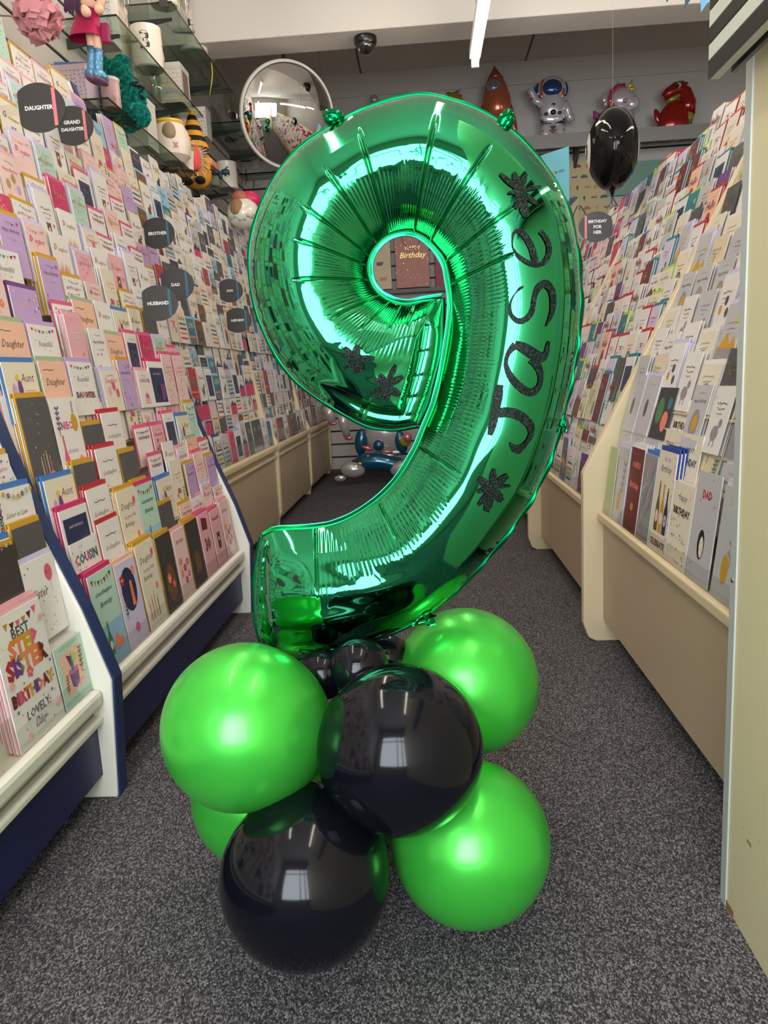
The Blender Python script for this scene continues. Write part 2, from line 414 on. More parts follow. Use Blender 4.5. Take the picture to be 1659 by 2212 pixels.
def np_mesh(name, V, F, ma, root):
    me = bpy.data.meshes.new(name); V = V-np.array(origin(root)) if root is not None else V
    me.vertices.add(len(V)); me.vertices.foreach_set('co', V.astype(np.float32).ravel())
    me.loops.add(F.size); me.loops.foreach_set('vertex_index', F.astype(np.int32).ravel())
    me.polygons.add(len(F)); me.polygons.foreach_set('loop_start', (np.arange(len(F))*4).astype(np.int32))
    me.update(calc_edges=True); me.validate()
    me.shade_smooth(); me.materials.append(ma)
    o = bpy.data.objects.new(name, me); C.objects.link(o)
    if root is not None: o.parent = root
    return o
FOIL = mat('green_foil', (.0015, .36, .135), .05, 1.0, .9, .03); FOIL.node_tree.nodes['Principled BSDF'].inputs['Coat IOR'].default_value = 1.5
FOILS = mat('green_foil_seam', (.006, .50, .22), .16, 1.0, .5, .1)
np_mesh('foil_body', verts, faces, FOIL, NINE)
# heat-sealed seam flange all round
bv = []
def edge_strip(base, out, wd, ruf):
    n = len(base); V = np.zeros((n, 4, 3))
    for i in range(n):
        b, o = base[i], out[i]
        for j, f in enumerate((-.15, .35, .7, 1.0)):
            p = b+o*wd[i]*f; V[i, j] = (p[0], p[1]+ruf[i]*max(f, 0)-.0015, p[2])
    return V.reshape(-1, 3), grid_faces(n, 4, 0, False)
ou = (PO_-PI_); ou /= np.linalg.norm(ou, axis=1)[:, None]
st = slice(0, NU, 2)
s2 = ss[st]
scal = .0042+.0022*np.abs(np.sin(np.pi*s2/.052))*(sm(3.5, 5, tu[st])*(1-sm(11, 13, tu[st])))+.001*noise1(s2, 60, 31)
v1, f1 = edge_strip(PO_[st], ou[st], scal*(.8+.2*(tu[st] > 2)), (.0035+.0035*noise1(s2, 14, 36)+.003*sm(3.5, 5, tu[st])*(1-sm(11, 13, tu[st]))*np.sin(2*np.pi*s2/.052))+.0006*noise1(s2, 90, 33))
v2, f2 = edge_strip(PI_[st], -ou[st], .0072+.0005*noise1(s2, 30, 34), -.0012+.0004*noise1(s2, 20, 35))
tg = np.gradient(mid_u, axis=0); tg /= np.linalg.norm(tg, axis=1)[:, None]
def capstrip(row, sgn, amp):
    V = np.linspace(0, 1, 60); a, b = PI_[row], PO_[row]; base = a+(b-a)*V[:, None]+tg[row]*(sgn*np.sin(np.pi*V)*amp)[:, None]
    return edge_strip(base, np.repeat((tg[row]*sgn)[None], 60, 0), .0045+.0008*np.sin(V*17), .003+.0015*np.sin(V*13))
v3, f3 = capstrip(0, -1, .010); v4, f4 = capstrip(NU-1, 1, .014)
FOILD = mat('green_foil_shaded_edge', (.003, .20, .07), .38, 1.0)  # shade painted in: outer flange in darker, rougher foil so it reflects less
for nm, grp_, ma_ in (('outer_seam', ((v1, f1), (v3, f3), (v4, f4)), FOILD), ('inner_seam', ((v2, f2),), FOILS)):
    sv = []; sf = []; off = 0
    for v_, f_ in grp_:
        sv.append(v_); sf.append(f_+off); off += len(v_)
    so = np_mesh(nm, np.concatenate(sv), np.concatenate(sf), ma_, NINE)
    sol = so.modifiers.new('s', 'SOLIDIFY'); sol.thickness = .0008
# hanging tabs on the top edge, filling neck and crumpled foil at the foot
for u, v, a in ((720, 251, .25), (1092, 258, -.9)):
    c = at(u, v, Y9-.004); m = M()
    T = Matrix.Rotation(a, 4, 'Y')
    m.ell(c, (.0165, .007, .0105), T, 16, 10); m.ell(c+Vector((.004*(1 if u > 900 else -1), -.004, -.006)), (.011, .006, .007), T, 12, 8)
    part('hanging_tab', m, mat('dark_foil', (.002, .20, .06), .12, 1), NINE, True)
def crumple(u, v, sx, sz, Y, seed):
    rr = random.Random(seed); m = M(); c = at(u, v, Y); n = 7; g = [[c+Vector(((i/(n-1)-.5)*sx+(rr.random()-.5)*.004, (rr.random()-.5)*.012, (j/(n-1)-.5)*sz*(1-.5*abs(i/(n-1)-.5))+(rr.random()-.5)*.005)) for j in range(n)] for i in range(n)]
    for i in range(n-1):
        for j in range(n-1): m.poly([g[i][j], g[i+1][j], g[i+1][j+1]]); m.poly([g[i][j], g[i+1][j+1], g[i][j+1]])
    return m
part('crumpled_seam', crumple(905, 1338, .055, .022, Y9-.01, 4), FOILS, NINE)
part('crumpled_seam', crumple(1215, 915, .010, .030, Y9-.003, 5), FOILS, NINE)
m = crumple(685, 1432, .07, .018, Y9-.02, 6); q = at(705, 1440, Y9-.02); m.tube([q, q+Vector((.004, 0, -.03))], [.010, .002], 8); part('filling_neck', m, FOILS, NINE)
# black glitter vinyl lettering: J a s e and four stars
bvh = BVHTree.FromPolygons([tuple(p) for p in GF.reshape(-1, 3)], [tuple(f) for f in grid_faces(NU, NV, 0, False)])
M_GLIT = mat('black_glitter', (.012, .02, .016), .5, 0, spec=.14)
nt = M_GLIT.node_tree; vo = nt.nodes.new('ShaderNodeTexVoronoi'); vo.inputs['Scale'].default_value = 900
tc = nt.nodes.new('ShaderNodeTexCoord'); rp = nt.nodes.new('ShaderNodeValToRGB'); rp.color_ramp.elements[0].position = .70; rp.color_ramp.elements[1].position = .88
rp.color_ramp.elements[0].color = (.006, .010, .008, 1); rp.color_ramp.elements[1].color = (.045, .085, .065, 1)
sp = nt.nodes.new('ShaderNodeSeparateColor')
bp = nt.nodes.new('ShaderNodeBump'); bp.inputs['Strength'].default_value = 1; bp.inputs['Distance'].default_value = .002
B_ = nt.nodes['Principled BSDF']
nt.links.new(tc.outputs['Object'], vo.inputs['Vector']); nt.links.new(vo.outputs['Color'], sp.inputs[0]); nt.links.new(sp.outputs[0], rp.inputs[0])
nt.links.new(rp.outputs[0], B_.inputs['Base Color']); nt.links.new(vo.outputs['Color'], bp.inputs['Height']); nt.links.new(bp.outputs[0], B_.inputs['Normal'])
def stick(m, px):
    "row of pixel points -> points on the foil"
    out = []
    for u, v in px:
        d = Vector(ray(u, v)).normalized(); h = bvh.ray_cast(Vector(CAM), d)
        l = h[0] if h[0] is not None else at(u, v, Y9)
        out.append(l-d*.0022)
    return out
def stroke(m, pts, sc, o, n=60):
    P = np.array([(x/sc+o[0], y/sc+o[1], w/sc) for x, y, w in pts]); t = np.linspace(0, len(P)-1, n); Q = cr(P, t)
    g = np.gradient(Q[:, :2], axis=0); g /= np.linalg.norm(g, axis=1)[:, None]; nn = np.stack([-g[:, 1], g[:, 0]], 1)
    rows = []
    for f in (-.5, -.17, .17, .5):
        jit = np.array([(R.random()-.5)*.6 if abs(f) == .5 else 0 for _ in range(n)])
        rows.append(stick(m, Q[:, :2]+nn*(np.maximum(Q[:, 2], 1.2)*f+jit)[:, None]))
    base = len(m.v); m.v += [tuple(rows[j][i]) for i in range(n) for j in range(4)]
    m.f += [tuple(base+k for k in (i*4+j, i*4+j+1, (i+1)*4+j+1, (i+1)*4+j)) for i in range(n-1) for j in range(3)]
def star(name, c, arms, sc, o, rc):
    m = M()
    for x, y, w in arms:
        stroke(m, [(c[0], c[1], w*.9), ((c[0]*2+x)/3, (c[1]*2+y)/3, w), ((c[0]+2*x)/3, (c[1]+2*y)/3, w*1.05), (x, y, w*.55)], sc, o, 14)
    n = 16; cp = [(c[0]/sc+o[0]+math.cos(2*math.pi*i/n)*rc/sc, c[1]/sc+o[1]+math.sin(2*math.pi*i/n)*rc/sc) for i in range(n)]
    ring = stick(m, cp); cen = stick(m, [(c[0]/sc+o[0], c[1]/sc+o[1])])[0]; b = len(m.v); m.v += [tuple(cen-Vector((0, .0004, 0)))]+[tuple(q-Vector((0, .0004, 0))) for q in ring]
    m.f += [(b, b+1+i, b+1+(i+1) % n) for i in range(n)]
    part(name, m, M_GLIT, NINE, True, 'black glitter star decal')
s1, o1 = 5.98, (1040, 350); s2_, o2 = 5.267, (1000, 700); s3, o3 = 5.925, (700, 640)
m = M(); stroke(m, [(700, 1290, 80), (680, 1210, 84), (640, 1080, 86), (560, 950, 84), (470, 885, 60), (415, 930, 40), (400, 1010, 22), (408, 1110, 26), (470, 1205, 50), (580, 1285, 62), (700, 1325, 66), (800, 1305, 66), (862, 1220, 66), (880, 1110, 66), (845, 1000, 66), (765, 890, 60)], s1, o1, 110); part('letter', m, M_GLIT, NINE, True, 'black glitter letter e')
m = M(); stroke(m, [(545, 1605, 22), (500, 1632, 40), (450, 1680, 16), (395, 1760, 18), (362, 1870, 40), (392, 1990, 62), (490, 2055, 76), (600, 2010, 74), (662, 1900, 66), (690, 1740, 62), (740, 1620, 84), (830, 1572, 104), (905, 1650, 90), (930, 1780, 78), (912, 1950, 60), (835, 2125, 8)], s1, o1, 100); part('letter', m, M_GLIT, NINE, True, 'black glitter letter s')
m = M(); stroke(m, [(590, 230, 90), (690, 270, 120), (820, 350, 130), (900, 385, 100), (955, 320, 56), (968, 250, 44), (985, 195, 26)], s2_, o2, 50)
stroke(m, [(600, 240, 100), (530, 310, 60), (492, 400, 48), (495, 490, 60), (545, 600, 84), (640, 705, 92), (770, 780, 92), (865, 715, 56), (888, 600, 56), (860, 490, 90), (790, 400, 110)], s2_, o2, 80); part('letter', m, M_GLIT, NINE, True, 'black glitter letter a')
m = M(); stroke(m, [(415, 690, 90), (400, 820, 105), (370, 980, 98), (335, 1150, 95), (305, 1265, 60)], s2_, o2, 40)
stroke(m, [(390, 1010, 110), (550, 1010, 118), (680, 1065, 112), (770, 1160, 90), (775, 1270, 56), (705, 1375, 50), (625, 1430, 100), (570, 1395, 60), (540, 1350, 16)], s2_, o2, 70); part('letter', m, M_GLIT, NINE, True, 'black glitter letter J')
star('star_decal', (500, 370), [(240, 150, 70), (420, 130, 84), (575, 155, 70), (775, 312, 46), (725, 545, 66), (580, 715, 120), (440, 600, 66), (340, 400, 50)], s1, o1, 90)
star('star_decal', (330, 1870), [(355, 1650, 72), (515, 1720, 80), (550, 1840, 34), (445, 2020, 110), (270, 2140, 96), (175, 2070, 52), (160, 1910, 62), (170, 1760, 96)], s2_, o2, 80)
star('star_decal', (390, 800), [(260, 650, 70), (430, 620, 94), (650, 795, 84), (490, 970, 110), (400, 990, 94), (260, 930, 62), (210, 750, 52)], s3, o3, 60)
star('star_decal', (790, 1150), [(925, 880, 66), (1015, 1030, 84), (975, 1270, 104), (800, 1345, 110), (680, 1325, 66), (600, 1260, 56), (640, 1060, 76), (720, 1000, 90)], s3, o3, 80)

# ------------------------------------------------------------------ the latex balloon base
def latex(col, name, metal, rough, coat):
    m = mat(name, col, rough, metal, coat, .05); b = m.node_tree.nodes['Principled BSDF']; return m
L_GREEN = latex((.075, .72, .075), 'pearl_green_latex', .58, .30, .12)
L_BLACK = latex((.004, .0045, .008), 'black_latex', 0, .10, .0); L_BLACK.node_tree.nodes['Principled BSDF'].inputs['Specular IOR Level'].default_value = .32
bb = L_GREEN.node_tree.nodes['Principled BSDF']; bb.inputs['Subsurface Weight'].default_value = .0
CC = Vector((-.13, 1.16, .25))
def balloon(u, v, d, r, ma, label, grp='latex balloons of the base', elong=1.06, tocen=CC):
    c = atd(u, v, d)
    if c.z < r*.985: c.z = r*.985
    ax = (c-tocen); ax = ax.normalized() if ax.length > .01 else Vector((0, 0, 1))
    t = thing('latex_balloon', label, 'balloon', c, grp)
    q = ax.to_track_quat('Z', 'Y').to_matrix().to_4x4()
    n = 40; prof = []
    for k in range(n+1):
        ph = math.pi*k/n; e = (1-math.cos(ph))/2      # 0 outward pole .. 1 neck
        z = r*math.cos(ph)*(1 if ph < math.pi/2 else elong); rr = r*math.sin(ph)*(1-.10*e**3)
        prof.append((max(rr, 1e-5), z))
    m = M(); m.lathe(prof, c, 64, q); part('skin', m, ma, t, True)
    m = M(); T = q
    m.lathe([(.0045, -r*elong+.002), (.005, -r*elong-.006), (.008, -r*elong-.010), (.004, -r*elong-.013)], c, 10, T); part('knot', m, ma, t, True)
    return t
balloon(862, 1615, 1.075, .1205, L_BLACK, 'glossy black balloon in the centre, resting on the other balloons')
balloon(660, 1890, 1.06, .1205, L_BLACK, 'glossy black balloon lying on the carpet at the front', elong=1.12)
balloon(531, 1568, 1.10, .1215, L_GREEN, 'big lime green balloon beside the navy racks, upper one', elong=1.14)
balloon(1003, 1472, 1.31, .128, L_GREEN, 'lime green balloon above, behind the central black one on the cream rack side')
balloon(1014, 1816, 1.145, .1215, L_GREEN, 'lime green balloon lowest on the carpet on the cream rack side')
balloon(566, 1715, 1.32, .122, L_GREEN, 'lime green balloon half hidden behind and under the two front ones')
balloon(800, 1640, 1.45, .118, L_BLACK, 'black balloon at the back of the lower ring, mostly hidden')
balloon(775, 1442, 1.165, .0475, L_BLACK, 'small black topper balloon right under the foil nine', 'small topper balloons')
balloon(697, 1456, 1.19, .040, L_BLACK, 'smallest black topper balloon tucked beside the foil neck', 'small topper balloons')
balloon(835, 1425, 1.30, .045, L_BLACK, 'dark topper balloon behind, peeking out beside the upper green balloon', 'small topper balloons')

# ------------------------------------------------------------------ greeting card designs
PAL = dict(white=(238, 234, 230), ivory=(236, 226, 204), cream=(228, 212, 178), pink=(236, 176, 184), blush=(240, 206, 202), magenta=(206, 40, 104), rose=(222, 92, 128),
           lilac=(196, 164, 214), lavender=(214, 206, 236), purple=(112, 62, 128), gold=(190, 148, 62), brown=(112, 80, 44), red=(190, 38, 48), maroon=(112, 28, 40),
           orange=(236, 132, 60), coral=(240, 130, 110), yellow=(240, 200, 60), mustard=(210, 160, 40), green=(76, 132, 80), sage=(168, 188, 150), lime=(178, 214, 70), mint=(186, 222, 206),
           teal=(40, 128, 140), blue=(66, 120, 190), sky=(150, 198, 230), navy=(32, 42, 84), royal=(34, 60, 150), grey=(150, 148, 150), silver=(196, 196, 200), slate=(82, 82, 84), charcoal=(58, 54, 52), black=(24, 22, 24), peach=(244, 196, 168))
LIN = {k: srgb(*v) for k, v in PAL.items()}
class Card2:
    "flat print: coloured polygons on a card face, x right, y up, z toward the viewer"
    def __init__(s, w, h, bg, t=.0022):
        s.w, s.h = w, h; s.V = []; s.F = []; s.K = []; s.z = 0
        b = M(); b.box(-w/2, w/2, 0, h, -t, 0)
        s.V += [tuple(p) for p in b.v]; s.F += b.f; s.K += [LIN['white'] if bg not in ('slate', 'charcoal') else LIN[bg]]*8
        s.poly([(-w/2, 0), (w/2, 0), (w/2, h), (-w/2, h)], bg)
    def poly(s, pts, c):
        s.z += .00006; n = len(s.V); s.V += [(x, y, s.z) for x, y in pts]; s.F.append(tuple(range(n, n+len(pts)))); s.K += [LIN[c] if isinstance(c, str) else c]*len(pts)
    def rect(s, x0, y0, x1, y1, c): s.poly([(x0, y0), (x1, y0), (x1, y1), (x0, y1)], c)
    def disc(s, x, y, r, c, n=10, ry=None, a=0): s.poly([(x+r*math.cos(2*math.pi*i/n+a), y+(ry or r)*math.sin(2*math.pi*i/n+a)) for i in range(n)], c)
    def line(s, pts, wd, c):
        for (a, b), (d, e) in zip(pts, pts[1:]):
            l = math.hypot(d-a, e-b) or 1; nx, ny = -(e-b)/l*wd/2, (d-a)/l*wd/2
            s.poly([(a-nx, b-ny), (d-nx, e-ny), (d+nx, e+ny), (a+nx, b+ny)], c)
    def text(s, t, x, y, wd, c, shear=0, bold=0, cols=None, rot=0):
        vs, fs, asp = text2d(t, shear, 1, bold); s.z += .00006; n = len(s.V); k = LIN[c]; ca, sa = math.cos(rot), math.sin(rot)
        s.V += [(x+(p[0]*ca-p[1]*sa)*wd, y+(p[0]*sa+p[1]*ca)*wd, s.z) for p in vs]; s.F += [tuple(i+n for i in f) for f in fs]
        if cols:
            s.K += [LIN[cols[int((p[0]+.5)*len(t.strip())*.999) % len(cols)]] for p in vs]
        else: s.K += [k]*len(vs)
    def squig(s, x, y, wd, c, rr, k=5):
        s.line([(x-wd/2+wd*i/k, y+(rr.random()-.5)*wd*.10) for i in range(k+1)], wd*.035, c)
    def flower(s, x, y, r, c, c2='yellow', n=5):
        for i in range(n):
            a = 2*math.pi*i/n; s.disc(x+r*.6*math.cos(a), y+r*.6*math.sin(a), r*.42, c, 6)
        s.disc(x, y, r*.3, c2, 6)
    def heart(s, x, y, r, c):
        s.poly([(x, y-r), (x+r*.9, y+r*.1), (x+r*.75, y+r*.7), (x+r*.35, y+r*.75), (x, y+r*.35), (x-r*.35, y+r*.75), (x-r*.75, y+r*.7), (x-r*.9, y+r*.1)], c)
    def star(s, x, y, r, c, n=5):
        s.poly([(x+(r if i % 2 == 0 else r*.45)*math.sin(math.pi*i/n), y+(r if i % 2 == 0 else r*.45)*math.cos(math.pi*i/n)) for i in range(2*n)], c)
    def sprig(s, x, y, h, c, rr, n=5):
        s.line([(x, y), (x+h*.12, y+h)], h*.03, c)
        for i in range(n):
            q = (i+1)/n*h
            for g in (-1, 1): s.poly([(x+q*.12, y+q*.9), (x+g*h*.16+q*.12, y+q*.9+h*.10), (x+g*h*.07+q*.12, y+q*.9+h*.15)], c)
    def bunting(s, y, cols):
        n = 7
        for i in range(n):
            xx = -s.w*.42+s.w*.84*i/n; yy = y-math.sin(math.pi*(i+.5)/n)*s.h*.05
            s.poly([(xx, yy), (xx+s.w*.10, yy), (xx+s.w*.05, yy-s.h*.06)], cols[i % len(cols)])
    def balloon(s, x, y, r, c):
        s.disc(x, y, r, c, 12, r*1.2); s.line([(x, y-r*1.2), (x+r*.2, y-r*3)], r*.08, 'grey')
    def cake(s, x, y, r, c, c2):
        s.rect(x-r, y, x+r, y+r*.8, c); s.rect(x-r*.7, y+r*.8, x+r*.7, y+r*1.4, c2)
        for i in (-1, 0, 1): s.rect(x+i*r*.4-r*.05, y+r*1.4, x+i*r*.4+r*.05, y+r*1.8, 'gold')
    def candles(s, x, y, wd, h, cols):
        for i, c in enumerate(cols):
            q = x-wd/2+wd*(i+.5)/len(cols); hh = h*(.75+.25*((i*7) % 3)/2); s.rect(q-wd*.03, y, q+wd*.03, y+hh, c); s.disc(q, y+hh+h*.09, wd*.035, 'yellow', 6, h*.08)
    def bear(s, x, y, r, c):
        s.disc(x, y, r, c, 12); s.disc(x-r*.7, y+r*.8, r*.35, c, 8); s.disc(x+r*.7, y+r*.8, r*.35, c, 8); s.disc(x, y-r*1.3, r*1.05, c, 12); s.disc(x, y-r*.25, r*.4, 'ivory', 8); s.disc(x+r*.3, y+r*.15, r*.12, 'black', 6); s.disc(x-r*.3, y+r*.15, r*.12, 'black', 6)
    def rainbow(s, x, y, r):
        for i, c in enumerate(('coral', 'yellow', 'mint', 'sky', 'white')):
            q = r*(1-i*.17); s.poly([(x+q*math.cos(math.pi*k/10), y+q*math.sin(math.pi*k/10)) for k in range(11)], c)
    def bottle(s, x, y, wd, h, c, c2):
        s.poly([(x-wd, y), (x+wd, y), (x+wd, y+h*.5), (x+wd*.35, y+h*.7), (x+wd*.35, y+h), (x-wd*.35, y+h), (x-wd*.35, y+h*.7), (x-wd, y+h*.5)], c)
        s.disc(x, y+h*.3, wd*.75, c2, 10, h*.13); s.rect(x-wd*.4, y+h*.93, x+wd*.4, y+h, 'gold')
    def dots(s, cols, n, rr, r=.0016, y0=0, y1=1):
        for _ in range(n): s.disc((rr.random()-.5)*s.w*.9, s.h*(y0+(y1-y0)*(.05+.9*rr.random())), r*(.6+rr.random()*.8), rr.choice(cols), 5)
    def frame(s, c, k=.05):
        w, h, t = s.w/2*(1-k), s.h, s.w*.02; y0, y1 = s.w*k/2, s.h-s.w*k/2
        for a in ((-w, y0, w, y0+t), (-w, y1-t, w, y1), (-w, y0, -w+t, y1), (w-t, y0, w, y1)): s.rect(*a, c)
    def arrays(s): return np.array(s.V), s.F, np.array(s.K)

def motif(c, k, rr, cols):
    w, h = c.w, c.h
    if k == 'flowers':
        for _ in range(5): c.flower((rr.random()-.5)*w*.7, h*(.1+.35*rr.random()), w*.09, rr.choice(cols))
        c.sprig(w*.25, h*.1, h*.35, 'green', rr)
    elif k == 'leaf sprigs':
        for x in (-.38, -.2, .25, .36): c.sprig(w*x, h*(.05+.4*rr.random()), h*.35, rr.choice(('green', 'sage', 'teal')), rr)
    elif k == 'hearts':
        for _ in range(7): c.heart((rr.random()-.5)*w*.75, h*(.1+.75*rr.random()), w*.05*(.6+rr.random()), rr.choice(cols))
    elif k == 'balloons':
        for x, y in ((-.2, .5), (.08, .62), (.25, .45)): c.balloon(w*x, h*y, w*.1, rr.choice(cols))
    elif k == 'bunting': c.bunting(h*.93, cols); c.dots(cols, 10, rr)
    elif k == 'a cake': c.cake(0, h*.1, w*.2, cols[0], cols[-1]); c.dots(cols, 8, rr, y0=.5)
    elif k == 'candles': c.candles(0, h*.08, w*.6, h*.35, cols*2)
    elif k == 'a bear': c.bear(0, h*.45, w*.13, rr.choice(('brown', 'grey'))); c.heart(w*.3, h*.5, w*.07, 'rose')
    elif k == 'stars':
        for _ in range(8): c.star((rr.random()-.5)*w*.8, h*(.08+.85*rr.random()), w*.05*(.6+rr.random()), rr.choice(cols))
    elif k == 'a rainbow': c.rainbow(0, h*.25, w*.32)
    elif k == 'bottles':
        for i, x in enumerate((-.22, 0, .22)): c.bottle(w*x, h*.08, w*.075, h*.45, ('brown', 'green', 'navy')[i], 'ivory')
    elif k == 'a landscape': c.rect(-w/2, 0, w/2, h*.4, cols[0]); c.poly([(-w/2, h*.4), (-w*.1, h*.62), (w*.12, h*.45), (w*.3, h*.56), (w/2, h*.4)], cols[-1]); c.disc(w*.2, h*.75, w*.08, 'yellow')
    elif k == 'a dark panel': c.rect(-w*.38, h*.12, w*.38, h*.8, 'navy'); c.dots(['silver', 'gold', 'rose'], 22, rr, y0=.15, y1=.75)
    elif k == 'confetti dots': c.dots(cols, 34, rr, .0022)
    elif k == 'a vehicle': c.rect(-w*.3, h*.2, w*.3, h*.36, cols[0]); c.poly([(-w*.18, h*.36), (w*.16, h*.36), (w*.08, h*.48), (-w*.12, h*.48)], cols[-1]); c.disc(-w*.17, h*.19, w*.07, 'black'); c.disc(w*.17, h*.19, w*.07, 'black')
    elif k == 'stripes':
        for i in range(4): c.rect(-w*.42, h*(.12+.14*i), w*.42, h*(.18+.14*i), cols[i % len(cols)])
    elif k == 'an animal': c.disc(0, h*.3, w*.2, cols[0], 12, h*.12); c.disc(w*.18, h*.45, w*.1, cols[0], 10); c.rect(-w*.12, h*.1, -w*.07, h*.25, cols[0]); c.rect(w*.07, h*.1, w*.12, h*.25, cols[0]); c.disc(w*.21, h*.47, w*.014, 'black', 5)
    elif k == 'a painted oval': c.disc(0, h*.38, w*.26, cols[0], 14, h*.24); c.disc(w*.03, h*.4, w*.16, cols[-1], 12, h*.14)
DES = []
def design(w, h, bg, mot, txt, tc, cols, seed, style=0, env=None, desc=None, fr=None):
    rr = random.Random(seed); c = Card2(w, h, bg)
    if fr: c.frame(fr)
    motif(c, mot, rr, cols)
    yt = h*.74
    if style == 0: c.text(txt, 0, yt, w*.72, tc, .35, .004); c.squig(0, yt+h*.13, w*.4, 'grey', rr); c.squig(0, yt-h*.14, w*.3, 'grey', rr)
    elif style == 1: c.text(txt, 0, yt, w*.78, tc, 0, .03, cols=cols); c.squig(0, yt+h*.14, w*.4, 'grey', rr)
    elif style == 2: c.squig(0, yt, w*.55, tc, rr, 8); c.squig(0, yt-h*.08, w*.45, tc, rr, 7); c.squig(0, yt-h*.15, w*.3, tc, rr, 5)
    elif style == 3:
        c.text(txt[0], -w*.30, yt, w*.16, tc, .2, .03); c.text(txt[1:], w*.10, yt-h*.03, w*.52, tc, .3, .002)
    shp = 'square' if h < w*1.25 else ('tall' if h > w*1.65 else 'upright')
    DES.append(dict(w=w, h=h, a=c.arrays(), env=env, desc=desc or '%s %s card with %s' % (bg, shp, mot), me=None)); return len(DES)-1
WARM = ['magenta', 'rose', 'gold', 'coral']; PAST = ['pink', 'lilac', 'gold', 'rose']; MULTI = ['magenta', 'orange', 'purple', 'teal', 'yellow', 'navy']
COOL = ['navy', 'blue', 'teal', 'brown']; EARTH = ['brown', 'mustard', 'green', 'maroon']; SUB = ['grey', 'brown', 'slate', 'mustard']
fam = sorted(k for k in ())
S_, U_, N_ = (.106, .110), (.100, .140), (.098, .165)
L1, L2, RN, RM_, RF = [], [], [], [], []
sd = 0
for bg, mots, txts, tcs in (('white', ['flowers', 'bunting', 'hearts', 'a bear', 'confetti dots', 'candles', 'a cake', 'a dark panel'], ['Daughter', 'DAUGHTER', 'Granddaughter', 'Happy Birthday', 'Goddaughter', 'Special Daughter'], ['rose', 'gold', 'magenta', 'purple', 'brown']),
                            ('ivory', ['flowers', 'balloons', 'hearts', 'leaf sprigs'], ['Happy Birthday', 'Daughter', 'Granddaughter'], ['gold', 'rose', 'brown']),
                            ('blush', ['balloons', 'confetti dots', 'hearts', 'bunting', 'flowers', 'stars'], ['Daughter', 'Happy Birthday', 'Niece', 'Special Daughter'], ['gold', 'rose', 'magenta']),
                            ('pink', ['stars', 'hearts', 'a bear', 'confetti dots'], ['Daughter', 'Lovely Daughter', 'Granddaughter'], ['gold', 'white', 'magenta']),
                            ('lilac', ['stars', 'flowers', 'confetti dots'], ['Daughter', 'Happy Birthday'], ['gold', 'purple']),
                            ('magenta', ['confetti dots', 'hearts'], ['Daughter', 'Niece'], ['gold', 'ivory']), ('mint', ['confetti dots', 'bunting'], ['Daughter', 'Happy Birthday'], ['gold', 'teal'])):
    for mo in mots:
        sd += 1; sz = [S_, U_, S_, U_, N_][sd % 5]
        L1.append(design(*sz, bg, mo, txts[sd % len(txts)], tcs[sd % len(tcs)], [WARM, PAST, MULTI][sd % 3], sd, (0, 3, 1, 0, 2)[sd % 5], [None, 'pink', 'rose', None, 'lavender', 'mustard'][sd % 6]))
for bg, mots, txts, tcs in (('white', ['a vehicle', 'stripes', 'bottles', 'stars', 'an animal', 'a landscape', 'a dark panel', 'confetti dots'], ['Husband', 'Dad', 'Son', 'Brother', 'Nephew', 'Happy Birthday'], ['navy', 'brown', 'teal']),
                            ('ivory', ['a landscape', 'an animal', 'a painted oval', 'stripes', 'stars'], ['Dad', 'Brother', 'Happy Birthday', 'Son'], ['brown', 'navy', 'gold']),
                            ('cream', ['a painted oval', 'an animal', 'bottles'], ['Grandad', 'Dad', 'Uncle'], ['brown', 'maroon']), ('sky', ['a landscape', 'stars'], ['Son', 'Nephew'], ['white', 'navy']),
                            ('slate', ['confetti dots', 'stars'], ['Dad', 'Husband'], ['silver', 'gold']), ('teal', ['stripes', 'confetti dots'], ['SON', 'Brother'], ['white', 'yellow']),
                            ('silver', ['a vehicle', 'a landscape', 'stripes'], ['Happy Birthday', 'Dad'], ['slate', 'navy']), ('navy', ['stars'], ['Husband'], ['gold']), ('red', ['stripes'], ['Husband'], ['ivory']), ('brown', ['a painted oval'], ['Dad'], ['gold'])):
    for mo in mots:
        sd += 1; sz = [S_, U_, S_, N_, U_][sd % 5]
        L2.append(design(*sz, bg, mo, txts[sd % len(txts)], tcs[sd % len(tcs)], [COOL, EARTH, MULTI][sd % 3], sd, (0, 1, 2, 0, 3)[sd % 5], [None, 'sky', None, 'royal', 'lavender', None, 'ivory'][sd % 7]))
for bg, mots in (('silver', ['an animal', 'leaf sprigs', 'a painted oval', 'a landscape']), ('white', ['an animal', 'bottles', 'leaf sprigs', 'balloons']), ('ivory', ['a landscape', 'a painted oval']), ('slate', ['confetti dots', 'a landscape']), ('cream', ['leaf sprigs'])):
    for mo in mots:
        sd += 1; sz = [U_, N_, U_, S_][sd % 4]
        RN.append(design(*sz, bg, mo, ['Happy Birthday', 'Birthday', 'BIRTHDAY'][sd % 3], ['slate', 'grey', 'brown'][sd % 3], SUB, sd, (0, 2, 2)[sd % 3], [None, 'lavender', None, 'white'][sd % 4]))
